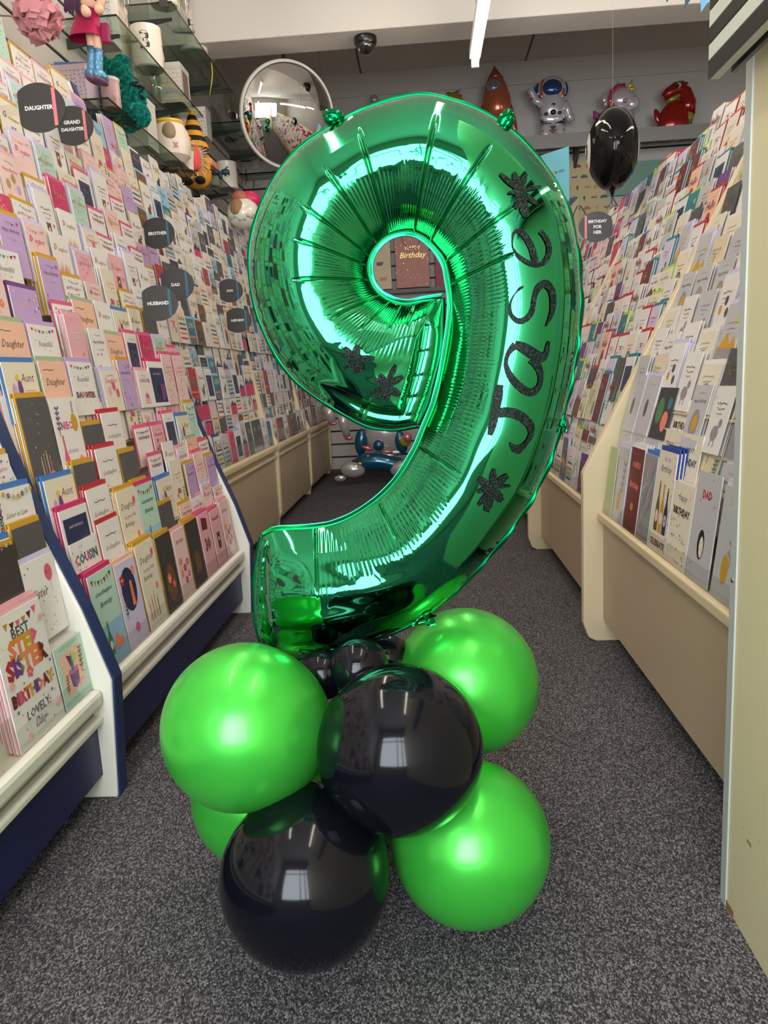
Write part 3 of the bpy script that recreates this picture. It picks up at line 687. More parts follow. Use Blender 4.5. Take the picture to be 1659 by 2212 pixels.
for bg, mots in (('white', ['an animal', 'stars', 'flowers', 'a dark panel', 'leaf sprigs']), ('ivory', ['a painted oval', 'flowers', 'an animal']), ('silver', ['an animal', 'a landscape']), ('slate', ['stripes', 'confetti dots']), ('maroon', ['a painted oval']), ('purple', ['stripes']),
                 ('sage', ['flowers']), ('teal', ['a landscape']), ('peach', ['a painted oval']), ('white', ['stripes', 'a landscape', 'a painted oval']), ('lavender', ['stripes', 'flowers'])):
    for mo in mots:
        sd += 1; sz = [U_, S_, U_, N_][sd % 4]
        RM_.append(design(*sz, bg, mo, ['Thank You', 'Happy Birthday', 'FINE', 'Hello'][sd % 4], ['red', 'slate', 'teal', 'maroon'][sd % 4], [['red', 'navy'], ['teal', 'lime', 'orange'], EARTH][sd % 3], sd, (2, 0, 2, 1)[sd % 4], ['red', None, 'teal', None, 'white', 'lime', 'red', None, None][sd % 9]))
for bg, mots in (('white', ['flowers', 'hearts', 'balloons', 'a cake', 'leaf sprigs', 'stripes']), ('ivory', ['flowers', 'hearts', 'bottles']), ('blush', ['flowers', 'balloons']), ('purple', ['flowers']), ('slate', ['flowers']), ('mint', ['flowers']), ('magenta', ['hearts'])):
    for mo in mots:
        sd += 1; sz = [U_, S_, U_][sd % 3]
        RF.append(design(*sz, bg, mo, ['Happy Birthday', 'For You', 'BIRTHDAY'][sd % 3], ['red', 'rose', 'green'][sd % 3], [['red', 'pink'], ['sky', 'coral', 'purple'], WARM][sd % 3], sd, sd % 3, [None, 'pink', None, 'maroon'][sd % 4]))
# one-off cards the photograph shows large
def special(w, h, bg, fn, desc, env=None):
    c = Card2(w, h, bg); fn(c, random.Random(int(w*7919+h*104729))); DES.append(dict(w=w, h=h, a=c.arrays(), env=env, desc=desc, me=None)); return len(DES)-1
def f_bss(c, r):
    w, h = c.w, c.h; c.bunting(h*.97, ['rose', 'gold', 'maroon']); c.text('BEST', 0, h*.84, w*.36, 'slate', 0, .02)
    c.text('STEP', 0, h*.73, w*.62, 'orange', 0, .06, cols=['orange', 'coral', 'mustard', 'rose']); c.text('SISTER', 0, h*.60, w*.86, 'red', 0, .06, cols=['red', 'purple', 'mustard', 'coral', 'orange', 'maroon'])
    c.flower(0, h*.51, w*.07, 'rose'); c.text('BIRTHDAY', 0, h*.38, w*.9, 'purple', 0, .06, cols=['maroon', 'rose', 'red', 'mustard', 'purple', 'coral', 'maroon', 'mustard'])
    c.text('LOVELY', 0, h*.22, w*.5, 'slate', .1, .01); c.text('Day', 0, h*.12, w*.25, 'grey', .3, .01); c.dots(['rose', 'coral', 'purple', 'red'], 26, r, .0018)
    for x, y in ((-.4, .5), (.42, .85), (.4, .15), (-.3, .08)): c.flower(w*x, h*y, w*.05, 'pink')
    for x, y in ((.4, .5), (-.42, .3), (.3, .28)): c.star(w*x, h*y, w*.03, 'purple')
SP_BSS = special(.158, .235, 'white', f_bss, 'tall card lettered best step sister birthday', 'pink')
def f_cup(c, r):
    w, h = c.w, c.h; c.rect(-w*.37, h*.18, w*.37, h*.86, 'peach'); c.text('HAPPY BIRTHDAY', 0, h*.93, w*.7, 'sage', 0, .01)
    c.poly([(-w*.17, h*.5), (w*.17, h*.5), (w*.13, h*.28), (0, h*.22), (-w*.13, h*.28)], 'purple'); c.rect(-w*.17, h*.47, w*.17, h*.55, 'rose')
    c.poly([(-w*.06, h*.5), (w*.04, h*.5), (w*.02, h*.82), (-w*.04, h*.7)], 'blue'); c.poly([(w*.03, h*.55), (w*.22, h*.72), (w*.08, h*.8)], 'lime'); c.poly([(-w*.05, h*.55), (-w*.16, h*.8), (-w*.02, h*.75)], 'maroon')
    c.sprig(-w*.3, h*.2, h*.3, 'brown', r); c.sprig(w*.28, h*.4, h*.4, 'brown', r); c.dots(['purple', 'rose'], 12, r, y0=.25, y1=.45)
SP_CUP = special(.112, .125, 'mint', f_cup, 'pale card with a tropical purple drink')
def f_sis(c, r):
    c.text('Sister', -c.w*.1, c.h*.58, c.w*.5, 'slate', .35, .01); c.balloon(c.w*.25, c.h*.78, c.w*.12, 'rose'); c.dots(['rose', 'purple', 'brown'], 24, r)
SP_SIS = special(.12, .155, 'white', f_sis, 'sister card with a pink balloon', 'lavender')
def f_gran(c, r): c.text('Best', -c.w*.1, c.h*.75, c.w*.35, 'brown', .3, .01); c.text('Auntie', 0, c.h*.5, c.w*.6, 'brown', .4, .01); c.dots(['gold', 'rose'], 10, r)
SP_BSY = special(.115, .15, 'ivory', f_gran, 'buff card with brown script', None)
def f_cousin(c, r): c.text('COUSIN', 0, c.h*.74, c.w*.84, 'rose', 0, .05, cols=['rose', 'teal', 'slate', 'magenta', 'teal', 'slate']); c.dots(['coral', 'purple', 'teal'], 40, r, .002); c.flower(-c.w*.36, c.h*.35, c.w*.09, 'rose'); c.flower(c.w*.3, c.h*.3, c.w*.09, 'coral')
SP_COU = special(.13, .15, 'white', f_cousin, 'white card lettered cousin')
def f_wine(c, r):
    c.rect(-c.w/2, 0, c.w/2, c.h*.45, 'sky'); c.bunting(c.h*.96, ['brown', 'gold']); c.text('Granddaughter', 0, c.h*.78, c.w*.7, 'slate', .35, .004); c.text('Birthday', 0, c.h*.66, c.w*.5, 'slate', .35, .004)
    c.bottle(-c.w*.15, c.h*.12, c.w*.08, c.h*.36, 'green', 'ivory'); c.disc(c.w*.12, c.h*.22, c.w*.1, 'coral', 10, c.h*.09); c.disc(c.w*.28, c.h*.2, c.w*.08, 'orange')
SP_WIN = special(.125, .215, 'mint', f_wine, 'tall pale blue card with bottle', 'magenta')
def f_hare(c, r):
    c.disc(-c.w*.02, c.h*.66, c.w*.36, 'navy', 16, c.h*.26); c.poly([(c.w*.02, c.h*.45), (c.w*.18, c.h*.45), (c.w*.14, c.h*.75), (c.w*.04, c.h*.75)], 'orange'); c.flower(-c.w*.28, c.h*.8, c.w*.12, 'red'); c.flower(c.w*.3, c.h*.85, c.w*.1, 'coral'); c.sprig(-c.w*.35, c.h*.35, c.h*.25, 'slate', r); c.disc(0, c.h*.2, c.w*.1, 'rose'); c.line([(0, c.h*.05), (0, c.h*.2)], .001, 'brown'); c.dots(['brown'], 10, r)
SP_HAR = special(.118, .205, 'lavender', f_hare, 'tall lavender card with dark oval', 'peach')
def f_50(c, r):
    c.text('Daughter', 0, c.h*.80, c.w*.75, 'slate', .35, .006); c.text('on your 30th', 0, c.h*.68, c.w*.6, 'slate', .3, .004); c.text('Birthday', -c.w*.1, c.h*.59, c.w*.5, 'slate', .35, .006); c.candles(-c.w*.1, c.h*.10, c.w*.6, c.h*.28, ['rose', 'rose', 'mustard', 'green']); c.balloon(c.w*.33, c.h*.85, c.w*.07, 'rose'); c.balloon(c.w*.25, c.h*.45, c.w*.06, 'coral')
SP_30 = special(.120, .22, 'ivory', f_50, 'tall white card with script and candles', 'mustard')
def f_dark(c, r):
    c.candles(0, c.h*.22, c.w*.4, c.h*.22, ['ivory', 'mustard', 'ivory', 'coral']); c.poly([(-c.w*.3, 0), (c.w*.3, 0), (c.w*.28, c.h*.2), (-c.w*.28, c.h*.22)], 'rose'); c.disc(c.w*.15, c.h*.2, c.w*.12, 'coral'); c.dots(['gold', 'ivory'], 16, r)
SP_DRK = special(.118, .215, 'slate', f_dark, 'tall dark card with candles', 'mustard')
def f_dk2(c, r): c.disc(0, c.h*.35, c.w*.25, 'brown', 10, c.h*.2); c.dots(['coral', 'gold', 'brown'], 26, r, y1=.6)
SP_DK2 = special(.104, .14, 'slate', f_dk2, 'dark card in mustard envelope', 'mustard')
SP_DK3 = special(.108, .20, 'charcoal', f_dk2, 'tall brown card in mustard envelope', 'mustard')
def f_niece(c, r):
    c.text('NIECE', 0, c.h*.70, c.w*.5, 'purple', 0, .04, cols=['purple', 'rose', 'magenta', 'rose', 'blue']); c.bottle(-c.w*.28, c.h*.1, c.w*.09, c.h*.5, 'rose', 'pink'); c.disc(c.w*.28, c.h*.72, c.w*.13, 'mustard', 12, c.h*.1); c.sprig(c.w*.28, c.h*.8, c.h*.15, 'green', r); c.sprig(-c.w*.36, c.h*.6, c.h*.3, 'purple', r); c.disc(c.w*.25, c.h*.2, c.w*.14, 'coral', 12, c.h*.16); c.text('Birthday', 0, c.h*.42, c.w*.4, 'silver', .3, .01)
SP_NIE = special(.125, .21, 'white', f_niece, 'tall white fruit card lettered niece')
def f_aunt(c, r):
    c.text('Aunt', c.w*.18, c.h*.74, c.w*.42, 'brown', .3, .004); c.squig(c.w*.2, c.h*.52, c.w*.3, 'rose', r); c.squig(c.w*.2, c.h*.42, c.w*.3, 'rose', r)
    for x, y, k in ((-.36, .25, 'green'), (-.28, .5, 'lilac'), (-.18, .3, 'lime'), (-.1, .55, 'purple'), (0, .25, 'green')): c.disc(c.w*x, c.h*y, c.w*.07, k, 8, c.h*.16)
    c.flower(-c.w*.35, c.h*.12, c.w*.12, 'rose'); c.flower(-c.w*.05, c.h*.1, c.w*.1, 'coral'); c.disc(-c.w*.15, c.h*.75, c.w*.05, 'yellow')
SP_AUN = special(.13, .125, 'ivory', f_aunt, 'cream aunt card with foxgloves', 'blue')
def f_daug(c, r): c.text('Daughter', 0, c.h*.62, c.w*.72, 'brown', .35, .012); c.squig(-c.w*.2, c.h*.85, c.w*.4, 'brown', r)
SP_DAU = special(.125, .13, 'peach', f_daug, 'kraft card with daughter in brown', 'sage')
def f_dw(c, r): c.bunting(c.h*.95, MULTI); c.text('Beautiful', 0, c.h*.68, c.w*.5, 'grey', .35, .006); c.text('DAUGHTER', 0, c.h*.38, c.w*.8, 'navy', 0, .06, cols=['navy', 'red', 'teal', 'orange', 'purple']); c.dots(MULTI, 14, r)
SP_DW = special(.13, .13, 'white', f_dw, 'white card lettered daughter under bunting', 'lilac')
def f_bear(c, r): c.bear(0, c.h*.42, c.w*.13, 'slate'); c.flower(c.w*.3, c.h*.55, c.w*.08, 'coral'); c.poly([(-c.w*.35, c.h*.78), (c.w*.3, c.h*.78), (c.w*.36, c.h*1.02), (c.w*.15, c.h*.9), (-c.w*.02, c.h*1.06), (-c.w*.2, c.h*.9), (-c.w*.4, c.h*1.02)], 'gold'); c.dots(['rose'], 12, r)
SP_BEA = special(.125, .16, 'blush', f_bear, 'white card with grey bear and gold crown', 'magenta')
def f_pd(c, r): c.text('Daughter', 0, c.h*.38, c.w*.62, 'brown', .3, .01); c.dots(['rose', 'yellow', 'purple', 'white'], 22, r, .003)
SP_PD = special(.12, .13, 'lilac', f_pd, 'mauve daughter card with flowers', 'purple')
def f_sil(c, r): c.text('Sister in Law', 0, c.h*.55, c.w*.7, 'slate', .35, .006); c.frame('charcoal', .08); c.dots(['purple', 'gold'], 10, r)
SP_SIL = special(.13, .13, 'white', f_sil, 'sister in law card framed black')
def f_si2(c, r):
    c.text('Sister in Law', .005, c.h*.62, c.w*.55, 'slate', .35, .006); c.squig(0, c.h*.45, c.w*.3, 'grey', r)
    for i in range(9): c.flower(c.w*(-.42+.105*i), c.h*(.9+.04*math.sin(i)), c.w*.04, ('purple', 'sage', 'mustard')[i % 3]); c.flower(-c.w*.42, c.h*(.1+.09*i), c.w*.05, ('navy', 'purple', 'teal')[i % 3])
SP_SI2 = special(.14, .13, 'white', f_si2, 'sister in law card with floral border', 'blue')
def f_gothic(c, r): c.rect(-c.w*.42, c.h*.08, c.w*.42, c.h*.86, 'navy'); c.text('HAPPY BIRTHDAY', 0, c.h*.72, c.w*.5, 'silver', 0, .01); c.disc(0, c.h*.35, c.w*.13, 'black'); c.poly([(c.w*.1, c.h*.5), (c.w*.38, c.h*.5), (c.w*.38, c.h*.2), (c.w*.1, c.h*.1)], 'purple')
SP_GOT = special(.13, .14, 'white', f_gothic, 'white card with dark navy picture', 'magenta')
def f_godd(c, r): c.text('Goddaughter', 0, c.h*.62, c.w*.68, 'brown', .35, .006); c.squig(0, c.h*.8, c.w*.5, 'slate', r); c.disc(0, c.h*.2, c.w*.1, 'red'); c.disc(c.w*.2, c.h*.18, c.w*.1, 'peach'); c.dots(['brown'], 12, r)
SP_GOD = special(.12, .165, 'white', f_godd, 'goddaughter card with toadstool', 'red')
def f_3(c, r): c.text('30', 0, c.h*.5, c.w*.5, 'brown', 0, .06); c.poly([(-c.w*.3, c.h*.75), (c.w*.2, c.h*.72), (c.w*.25, c.h*.9), (-c.w*.25, c.h*.95)], 'maroon'); c.dots(['gold', 'rose'], 14, r, y1=.4)
SP_N30 = special(.112, .20, 'pink', f_3, 'dusty pink card with a big brown 30', 'rose')
def f_panda(c, r): c.bear(0, c.h*.5, c.w*.16, 'charcoal'); c.text('Wonderful', 0, c.h*.85, c.w*.7, 'maroon', .3, .01)
SP_PAN = special(.108, .19, 'pink', f_panda, 'pink card with a panda', 'rose')
def f_peo(c, r): c.disc(0, c.h*.35, c.w*.34, 'brown', 12, c.h*.25); c.flower(-c.w*.1, c.h*.42, c.w*.14, 'coral'); c.flower(c.w*.14, c.h*.32, c.w*.12, 'rose'); c.dots(['gold', 'coral'], 14, r)
SP_PEO = special(.108, .21, 'charcoal', f_peo, 'tall near black card with peonies', 'mustard')
def f_flo(c, r): c.text('Birthday', 0, c.h*.82, c.w*.6, 'maroon', .3, .01); [c.flower(c.w*.3*math.sin(i*2.1), c.h*(.25+.06*i), c.w*.11, ('red', 'rose', 'coral')[i % 3]) for i in range(6)]
SP_FLO = special(.105, .20, 'blush', f_flo, 'tall blush card with red flowers', 'pink')
# tall cards along the bottom of the cream racks
def f_green(c, r): c.line([(0, 0), (c.w*.1, c.h)], .001, 'sage'); c.line([(-c.w*.2, 0), (-c.w*.15, c.h)], .001, 'sage')
SP_GRN = special(.085, .20, 'lime', f_green, 'plain pale lime green card')
DES[-1]['a'][2][8:] = srgb(168, 190, 130)
def f_mar(c, r): c.text('CHEERS', 0, c.h*.80, c.w*.6, 'coral', 0, .02); c.text('Birthday', 0, c.h*.55, c.w*.7, 'coral', .3, .02); c.disc(0, c.h*.3, c.w*.12, 'gold', 10, c.h*.05)
SP_MAR = special(.118, .22, 'maroon', f_mar, 'tall maroon card lettered cheers', 'white')
def f_str(c, r):
    for i in range(26): c.line([(c.w*.45*math.sin(i*3.3), c.h*(.05+.9*((i*.37) % 1))), (c.w*.45*math.sin(i*5.1+2), c.h*(.05+.9*((i*.53) % 1)))], .0012, ('slate', 'silver', 'grey', 'white')[i % 4])
SP_STR = special(.100, .215, 'grey', f_str, 'tall grey card in blue envelope', 'blue')
def f_beer(c, r):
    c.text('Birthday', 0, c.h*.82, c.w*.6, 'slate', .3, .01); c.text('hip hip', 0, c.h*.92, c.w*.35, 'grey', .3, .01)
    for i, (x, k, l) in enumerate(((-.22, 'brown', 'ivory'), (.03, 'mustard', 'ivory'), (.27, 'navy', 'silver'))): c.bottle(c.w*x, c.h*.2, c.w*.10, c.h*(.50-.02*i), k, l)
    c.text('CELEBRATE', 0, c.h*.09, c.w*.85, 'brown', 0, .04); c.star(c.w*.27, c.h*.34, c.w*.04, 'red')
    for i in range(14): c.disc(c.w*.46, c.h*(.04+.07*i), .0022, ('brown', 'mustard')[i % 2], 5)
SP_BEER = special(.125, .235, 'ivory', f_beer, 'tall card with three beer bottles', 'royal')
def f_pen(c, r): c.text('DAD', 0, c.h*.8, c.w*.4, 'red', 0, .05); c.disc(0, c.h*.35, c.w*.15, 'black', 12, c.h*.14); c.disc(c.w*.03, c.h*.33, c.w*.09, 'ivory', 10, c.h*.1); c.dots(['red', 'slate', 'orange'], 20, r)
SP_PEN = special(.12, .22, 'silver', f_pen, 'tall pale card with a penguin')
def f_ft(c, r): c.disc(-c.w*.05, c.h*.28, c.w*.15, 'mustard', 10, c.h*.14); c.sprig(c.w*.1, c.h*.3, c.h*.5, 'grey', r); c.squig(0, c.h*.85, c.w*.4, 'grey', r)
SP_FT = special(.105, .21, 'silver', f_ft, 'tall pearl card with gold vase', 'lavender')
def f_bday(c, r): c.text('happy', 0, c.h*.82, c.w*.4, 'slate', .3, .01); c.text('BIRTHDAY', 0, c.h*.66, c.w*.8, 'black', 0, .05); c.dots(['brown', 'mustard', 'slate'], 40, r, .002)
SP_BD = special(.125, .18, 'ivory', f_bday, 'ivory card with black birthday lettering')
def f_pear(c, r): c.disc(-c.w*.2, c.h*.55, c.w*.2, 'green', 12, c.h*.26); c.disc(c.w*.2, c.h*.35, c.w*.18, 'coral', 12, c.h*.2); c.disc(c.w*.3, c.h*.7, c.w*.12, 'teal')
SP_PEAR = special(.13, .13, 'charcoal', f_pear, 'charcoal card with pear and apple')
def f_blob(c, r): c.disc(-c.w*.1, c.h*.45, c.w*.11, 'slate', 12, c.h*.16); c.squig(0, c.h*.85, c.w*.4, 'grey', r); c.squig(c.w*.2, c.h*.5, c.w*.3, 'silver', r)
SP_BLOB = special(.115, .16, 'silver', f_blob, 'silver grey card with a dark vase', 'lavender')

for s_ in ('royal', 'blue', 'pink', 'rose', 'magenta', 'mustard', 'lilac', 'lavender', 'white'): pass
def d_mesh(i):
    d = DES[i]
    if d['me'] is None:
        me = bpy.data.meshes.new('greeting_card'); V, F, K = d['a']
        me.from_pydata(V.tolist(), [], F); a = me.color_attributes.new('Col', 'FLOAT_COLOR', 'POINT')
        a.data.foreach_set('color', np.concatenate([K, np.ones((len(K), 1))], 1).astype(np.float32).ravel()); me.materials.append(M_CARD); d['me'] = me
    return d['me']
_env = {}
def e_mesh(w, h, c):
    k = (round(w, 3), round(h, 3), c)
    if k not in _env:
        b = M(); b.col = LIN[c]; b.box(-w/2-.001, w/2+.001, 0, h+.011, -.0062, -.0030)
        me = bpy.data.meshes.new('envelope'); me.from_pydata(b.v, [], b.f); a = me.color_attributes.new('Col', 'FLOAT_COLOR', 'POINT')
        a.data.foreach_set('color', np.array([(*q, 1) for q in b.c], dtype=np.float32).ravel()); me.materials.append(M_CARD); _env[k] = (me, b)
    return _env[k]
ORD = 'first second third fourth fifth sixth seventh eighth ninth tenth eleventh twelfth thirteenth fourteenth fifteenth sixteenth seventeenth eighteenth nineteenth twentieth'.split()
CARDS = {-1: [], 1: []}      # every pocket: (area in view, design, matrix, label)
REST = {-1: [], 1: []}       # loose stacks behind: (V, F, K)
def fr(side, x, y, z, lean, yaw, roll):
    "frame of a card standing in a pocket: x along the rack, y up, z to the aisle"
    if side < 0: B = Matrix(((0, 0, 1), (1, 0, 0), (0, 1, 0)))
    else: B = Matrix(((0, 0, -1), (-1, 0, 0), (0, 1, 0)))
    L = B @ (Matrix.Rotation(yaw, 3, 'Y') @ Matrix.Rotation(-lean, 3, 'X') @ Matrix.Rotation(roll, 3, 'Z'))
    return Matrix.Translation((x, y, z)) @ L.to_4x4()
def view_area(T, w, h):
    pts = []
    for a, b in ((-w/2, 0), (w/2, 0), (w/2, h), (-w/2, h)):
        u, v, d = proj(T @ Vector((a, b, 0)))
        if d < .2: return 0
        pts.append((u, v))
    if max(p[0] for p in pts) < 0 or min(p[0] for p in pts) > (IW if T[0][3] < 0 else 1606) or max(p[1] for p in pts) < 0: return 0
    cu = sum(p[0] for p in pts)/4; cv = sum(p[1] for p in pts)/4
    if ((cu-895)/330)**2+((cv-560)/350)**2 < .85 or ((cu-900)/280)**2+((cv-1000)/330)**2 < .7: return 0
    if ((cu-530)/180)**2+((cv-1570)/160)**2 < .8: return 0
    ar = 0
    for i in range(4): ar += pts[i][0]*pts[(i+1) % 4][1]-pts[(i+1) % 4][0]*pts[i][1]
    return abs(ar)/2
def pocket(side, x, y, z, lean, di, nstack, label, gap=.0075, yaw=0, roll=0):
    d = DES[di]; T = fr(side, x, y, z, lean, yaw, roll)
    CARDS[side].append((view_area(T, d['w'], d['h']), di, T, label))
    for k in range(nstack):
        Tk = T @ Matrix.Translation(((R.random()-.5)*.003, .0018*(k+1)*(R.random()*.8+.4), -gap*(k+1)))
        b = M(); b.col = LIN['white']; b.box(-d['w']/2, d['w']/2, 0, d['h'], -.0022, 0, Tk)
        if d['env']: b.col = LIN[d['env']]; b.box(-d['w']/2-.001, d['w']/2+.001, 0, d['h']+.010, -.0056, -.0030, Tk)
        REST[side].append(b)

# ------------------------------------------------------------------ the racks
def interp(P, z):
    for (a, b), (c, d) in zip(P, P[1:]):
        if z <= c: return b+(d-b)*(z-a)/(c-a)
    return P[-1][1]
def rack(name, label, side, ya, yb, prof, tiers, step, ledge_z, ledge_d, style, fams, rowspec, tag_name, lean, pitch=.114, endt=.045, end=True, start=False):
    """prof: [(z, distance from aisle centre)] of the end panel's front edge"""
    t = thing(name, label, 'display rack', (side*1.0, (ya+yb)/2, 0), 'greeting card racks')
    S = lambda d: side*d
    top = tiers[-1]+.17; back = interp(prof, top)+.10
    pan = CREAM2 if style != 'navy' else NAVY
    fw = style == 'navy'
    def bx(nm, d0, d1, y0, y1, z0, z1, ma, bev=0):
        m = M(); m.box(min(S(d0), S(d1)), max(S(d0), S(d1)), y0, y1, z0, z1); return part(nm, m, ma, t, bevel=bev)
    bx('base_panel', ledge_d+.018, ledge_d+.034, ya, yb, .055 if side < 0 else .075, ledge_z-(.075 if side < 0 else .032), pan)
    bx('kick_board', ledge_d+.075, ledge_d+.09, ya, yb, 0, .11, DARK if side > 0 else mat('navy_kick', srgb(20, 22, 34), .6))
    if side < 0:
        bx('rail', ledge_d-.004, ledge_d+.075, ya, yb, ledge_z-.036, ledge_z, WHITE_PL if fw else CREAM, .010)
        bx('lower_rail', ledge_d+.002, ledge_d+.03, ya, yb, ledge_z-.075, ledge_z-.060, WHITE_PL if fw else CREAM, .004)
        bx('rail_groove', ledge_d+.022, ledge_d+.04, ya, yb, ledge_z-.062, ledge_z-.034, CREAM2 if not fw else cmat(150, 144, 130))
    else:
        bx('rail', ledge_d, ledge_d+.07, ya, yb, ledge_z-.024, ledge_z, CREAM, .004)
        bx('rail_groove', ledge_d+.014, ledge_d+.03, ya, yb, ledge_z-.034, ledge_z-.022, SLOT)
    # sloping back board and the stepped ledges
    z0 = ledge_z; pts = [(S(interp(prof, z)+.062+((.075 if k == 0 else .045 if k == 1 else .03) if side > 0 else .0)), z) for k, z in enumerate((z0, tiers[3], tiers[-1]+.16))]; pb = pts[::-1]
    poly = pts+[(p[0]+S(.014), p[1]) for p in pb]
    m = M(); m.prism(poly, ya, yb, 'y'); part('back_board', m, CREAM if not fw else WHITE_PL, t)
    bx('rear_panel', back, back+.016, ya, yb, .1, top, pan)
    for z in tiers[1:]:
        d = interp(prof, z)+(.026 if z == tiers[1] else .006 if side < 0 else 0); d = d if side < 0 else max(d, .530+.012*tiers.index(z)); bx('ledge', d+.018, d+.064+(.03 if side > 0 else 0), ya, yb, z-.007, z-.002, WHITE_PL if fw else CREAM)
    # clear retaining lip along the front
    lip = M(); dd = ledge_d+.012; lh = .072 if side < 0 else .062
    lip.prism([(S(dd), ledge_z), (S(dd+.0025), ledge_z), (S(dd+.016), ledge_z+lh), (S(dd+.0135), ledge_z+lh)], ya+.004, yb-.004, 'y'); part('clear_lip', lip, M_PLASTIC, t)
    def endpanel(y0, y1):
        P = [(S(d), z) for z, d in prof if z < top+.02]+[(S(interp(prof, top+.02)), top+.02)]
        if side > 0:
            f = prof[0][1]; P = [(S(f+.035), 0), (S(f+.012), .012), (S(f), .045)]+[p for p in P if p[1] > .05]
            P = P[:-1]+[(P[-1][0]-.012, P[-1][1]-.03), (P[-1][0]+.02, P[-1][1])]
        Q = P+[(S(back+.02), P[-1][1]), (S(back+.02), 0)]
        for k, (u0, u1) in enumerate(((y0, (y0+y1)/2-.0008), ((y0+y1)/2+.0008, y1))):
            m = M(); Q2 = Q
            m.prism(Q2, u0, u1, 'y'); part('end_panel', m, WHITE_PL if fw else CREAM, t, bevel=.004)
        if fw:
            m = M(); n = len(P)
            o = [(p[0]-S(.004), p[1]) for p in P]; m.prism(P+o[::-1], y0+.006, y1, 'y'); part('navy_edging', m, NAVYE, t)
    if end: endpanel(yb, yb+endt)
    if start: endpanel(ya-endt, ya)
    # cards
    for r, z in enumerate(tiers):
        d = (interp(prof, z)+(.026 if side > 0 else (.020 if r < 3 else .010 if r < 6 else -.012))) if r else ledge_d+.016
        if r == 1 and side < 0: d += .016
        if side > 0 and r: d = max(d, .538+.012*r)
        ln = lean if (side < 0 or r > 1) else (.12, .18)[r]
        row = []
        if r in rowspec:
            row += [(yc, di, ns, 0) for yc, di, ns in rowspec[r]]
            used = rowspec[r]; lo = min(q[0]-DES[q[1]]['w']/2 for q in used); hi = max(q[0]+DES[q[1]]['w']/2 for q in used)
        else: lo, hi = 9, -9
        n = int((yb-ya)/pitch); pt = (yb-ya)/n
        for c in range(n):
            y = yb-pt*(c+.5)
            if lo-.05 < y < hi+.05: continue
            f = fams(c/n, r/len(tiers), R)
            di = R.choice(f)
            for _ in range(6):
                if r == 0 and DES[di]['h'] < .13: di = R.choice(f)
            row.append((y+(R.random()-.5)*.008, di, R.choice((0, 1, 1, 2, 3, 4) if side > 0 else (0, 1, 1, 2, 3, 4)), 1))
        row.sort(key=lambda q: -q[0])
        for k, (y, di, ns, j) in enumerate(row):
            lab = '%s, %s tier up, %s from %s' % (DES[di]['desc'], ORD[r], ORD[k], tag_name)
            if ns and r > 0 and side < 0: ns = min(ns, 4)
            pocket(side, S(d+R.random()*.004*j), y, z+.001, math.atan(ln)+(R.random()-.5)*.03*j, di, ns, lab, .0075 if side > 0 else (.0085 if r > 2 else .0062), yaw=(R.random()-.5)*.06*j, roll=(R.random()-.5)*(.05 if j else .02))
    return t
PN = [(0, .685), (.262, .668), (.414, .713), (.575, .775), (.745, .83), (1.95, 1.165)]
PW = [(0, .893), (.05, .885), (.09, .868), (.50, .862), (.64, .925), (1.90, 1.165)]
PR = [(0, .470), (.06, .466), (.532, .466), (1.90, 1.170)]
tn = [.2465, .385]+[.385+.0815*k for k in range(1, 17)]
tw = [.492, .62]+[.62+.0815*k for k in range(1, 14)]
tr = [.412, .512]+[.512+.0735*k for k in range(1, 15)]
def famL(c, r, R_):
    q = R_.random()
    if r < .45: return (L1[:12] if R_.random() < .5 else L1+[SP_DK2, SP_DK2]) if q < .9 else [SP_DK2, SP_GOT, SP_DAU, SP_AUN]
    return (L1[:8] if R_.random() < .4 else L1) if q < .975 else [SP_BEA, SP_DW]
famL2 = lambda c, r, R_: L1 if (c > .75 and R_.random() < .6) or R_.random() < .10 else L2
famW = lambda c, r, R_: L2
def famR0(c, r, R_): return RN
def famR1(c, r, R_): return RM_ if R_.random() < .9 else RN
def famR2(c, r, R_): return RF if R_.random() < .85 else RM_
rack('card_rack', 'nearest card rack with navy base and white rail, foremost', -1, .02, 1.425, PN, tn, .08, .2465, .692, 'navy', famL,
     {0: [(1.030, SP_BSY, 0), (1.225, SP_BSS, 5), (1.368, SP_CUP, 5)], 1: [(1.10, SP_SI2, 1), (1.245, SP_DK3, 1), (1.362, SP_SIS, 2)], 2: [(1.09, SP_SIL, 2), (1.23, SP_SI2, 2), (1.365, SP_DK2, 4)],
      3: [(1.22, SP_SIL, 2), (1.36, SP_SI2, 1)]}, 'near navy panel', .10, start=True)
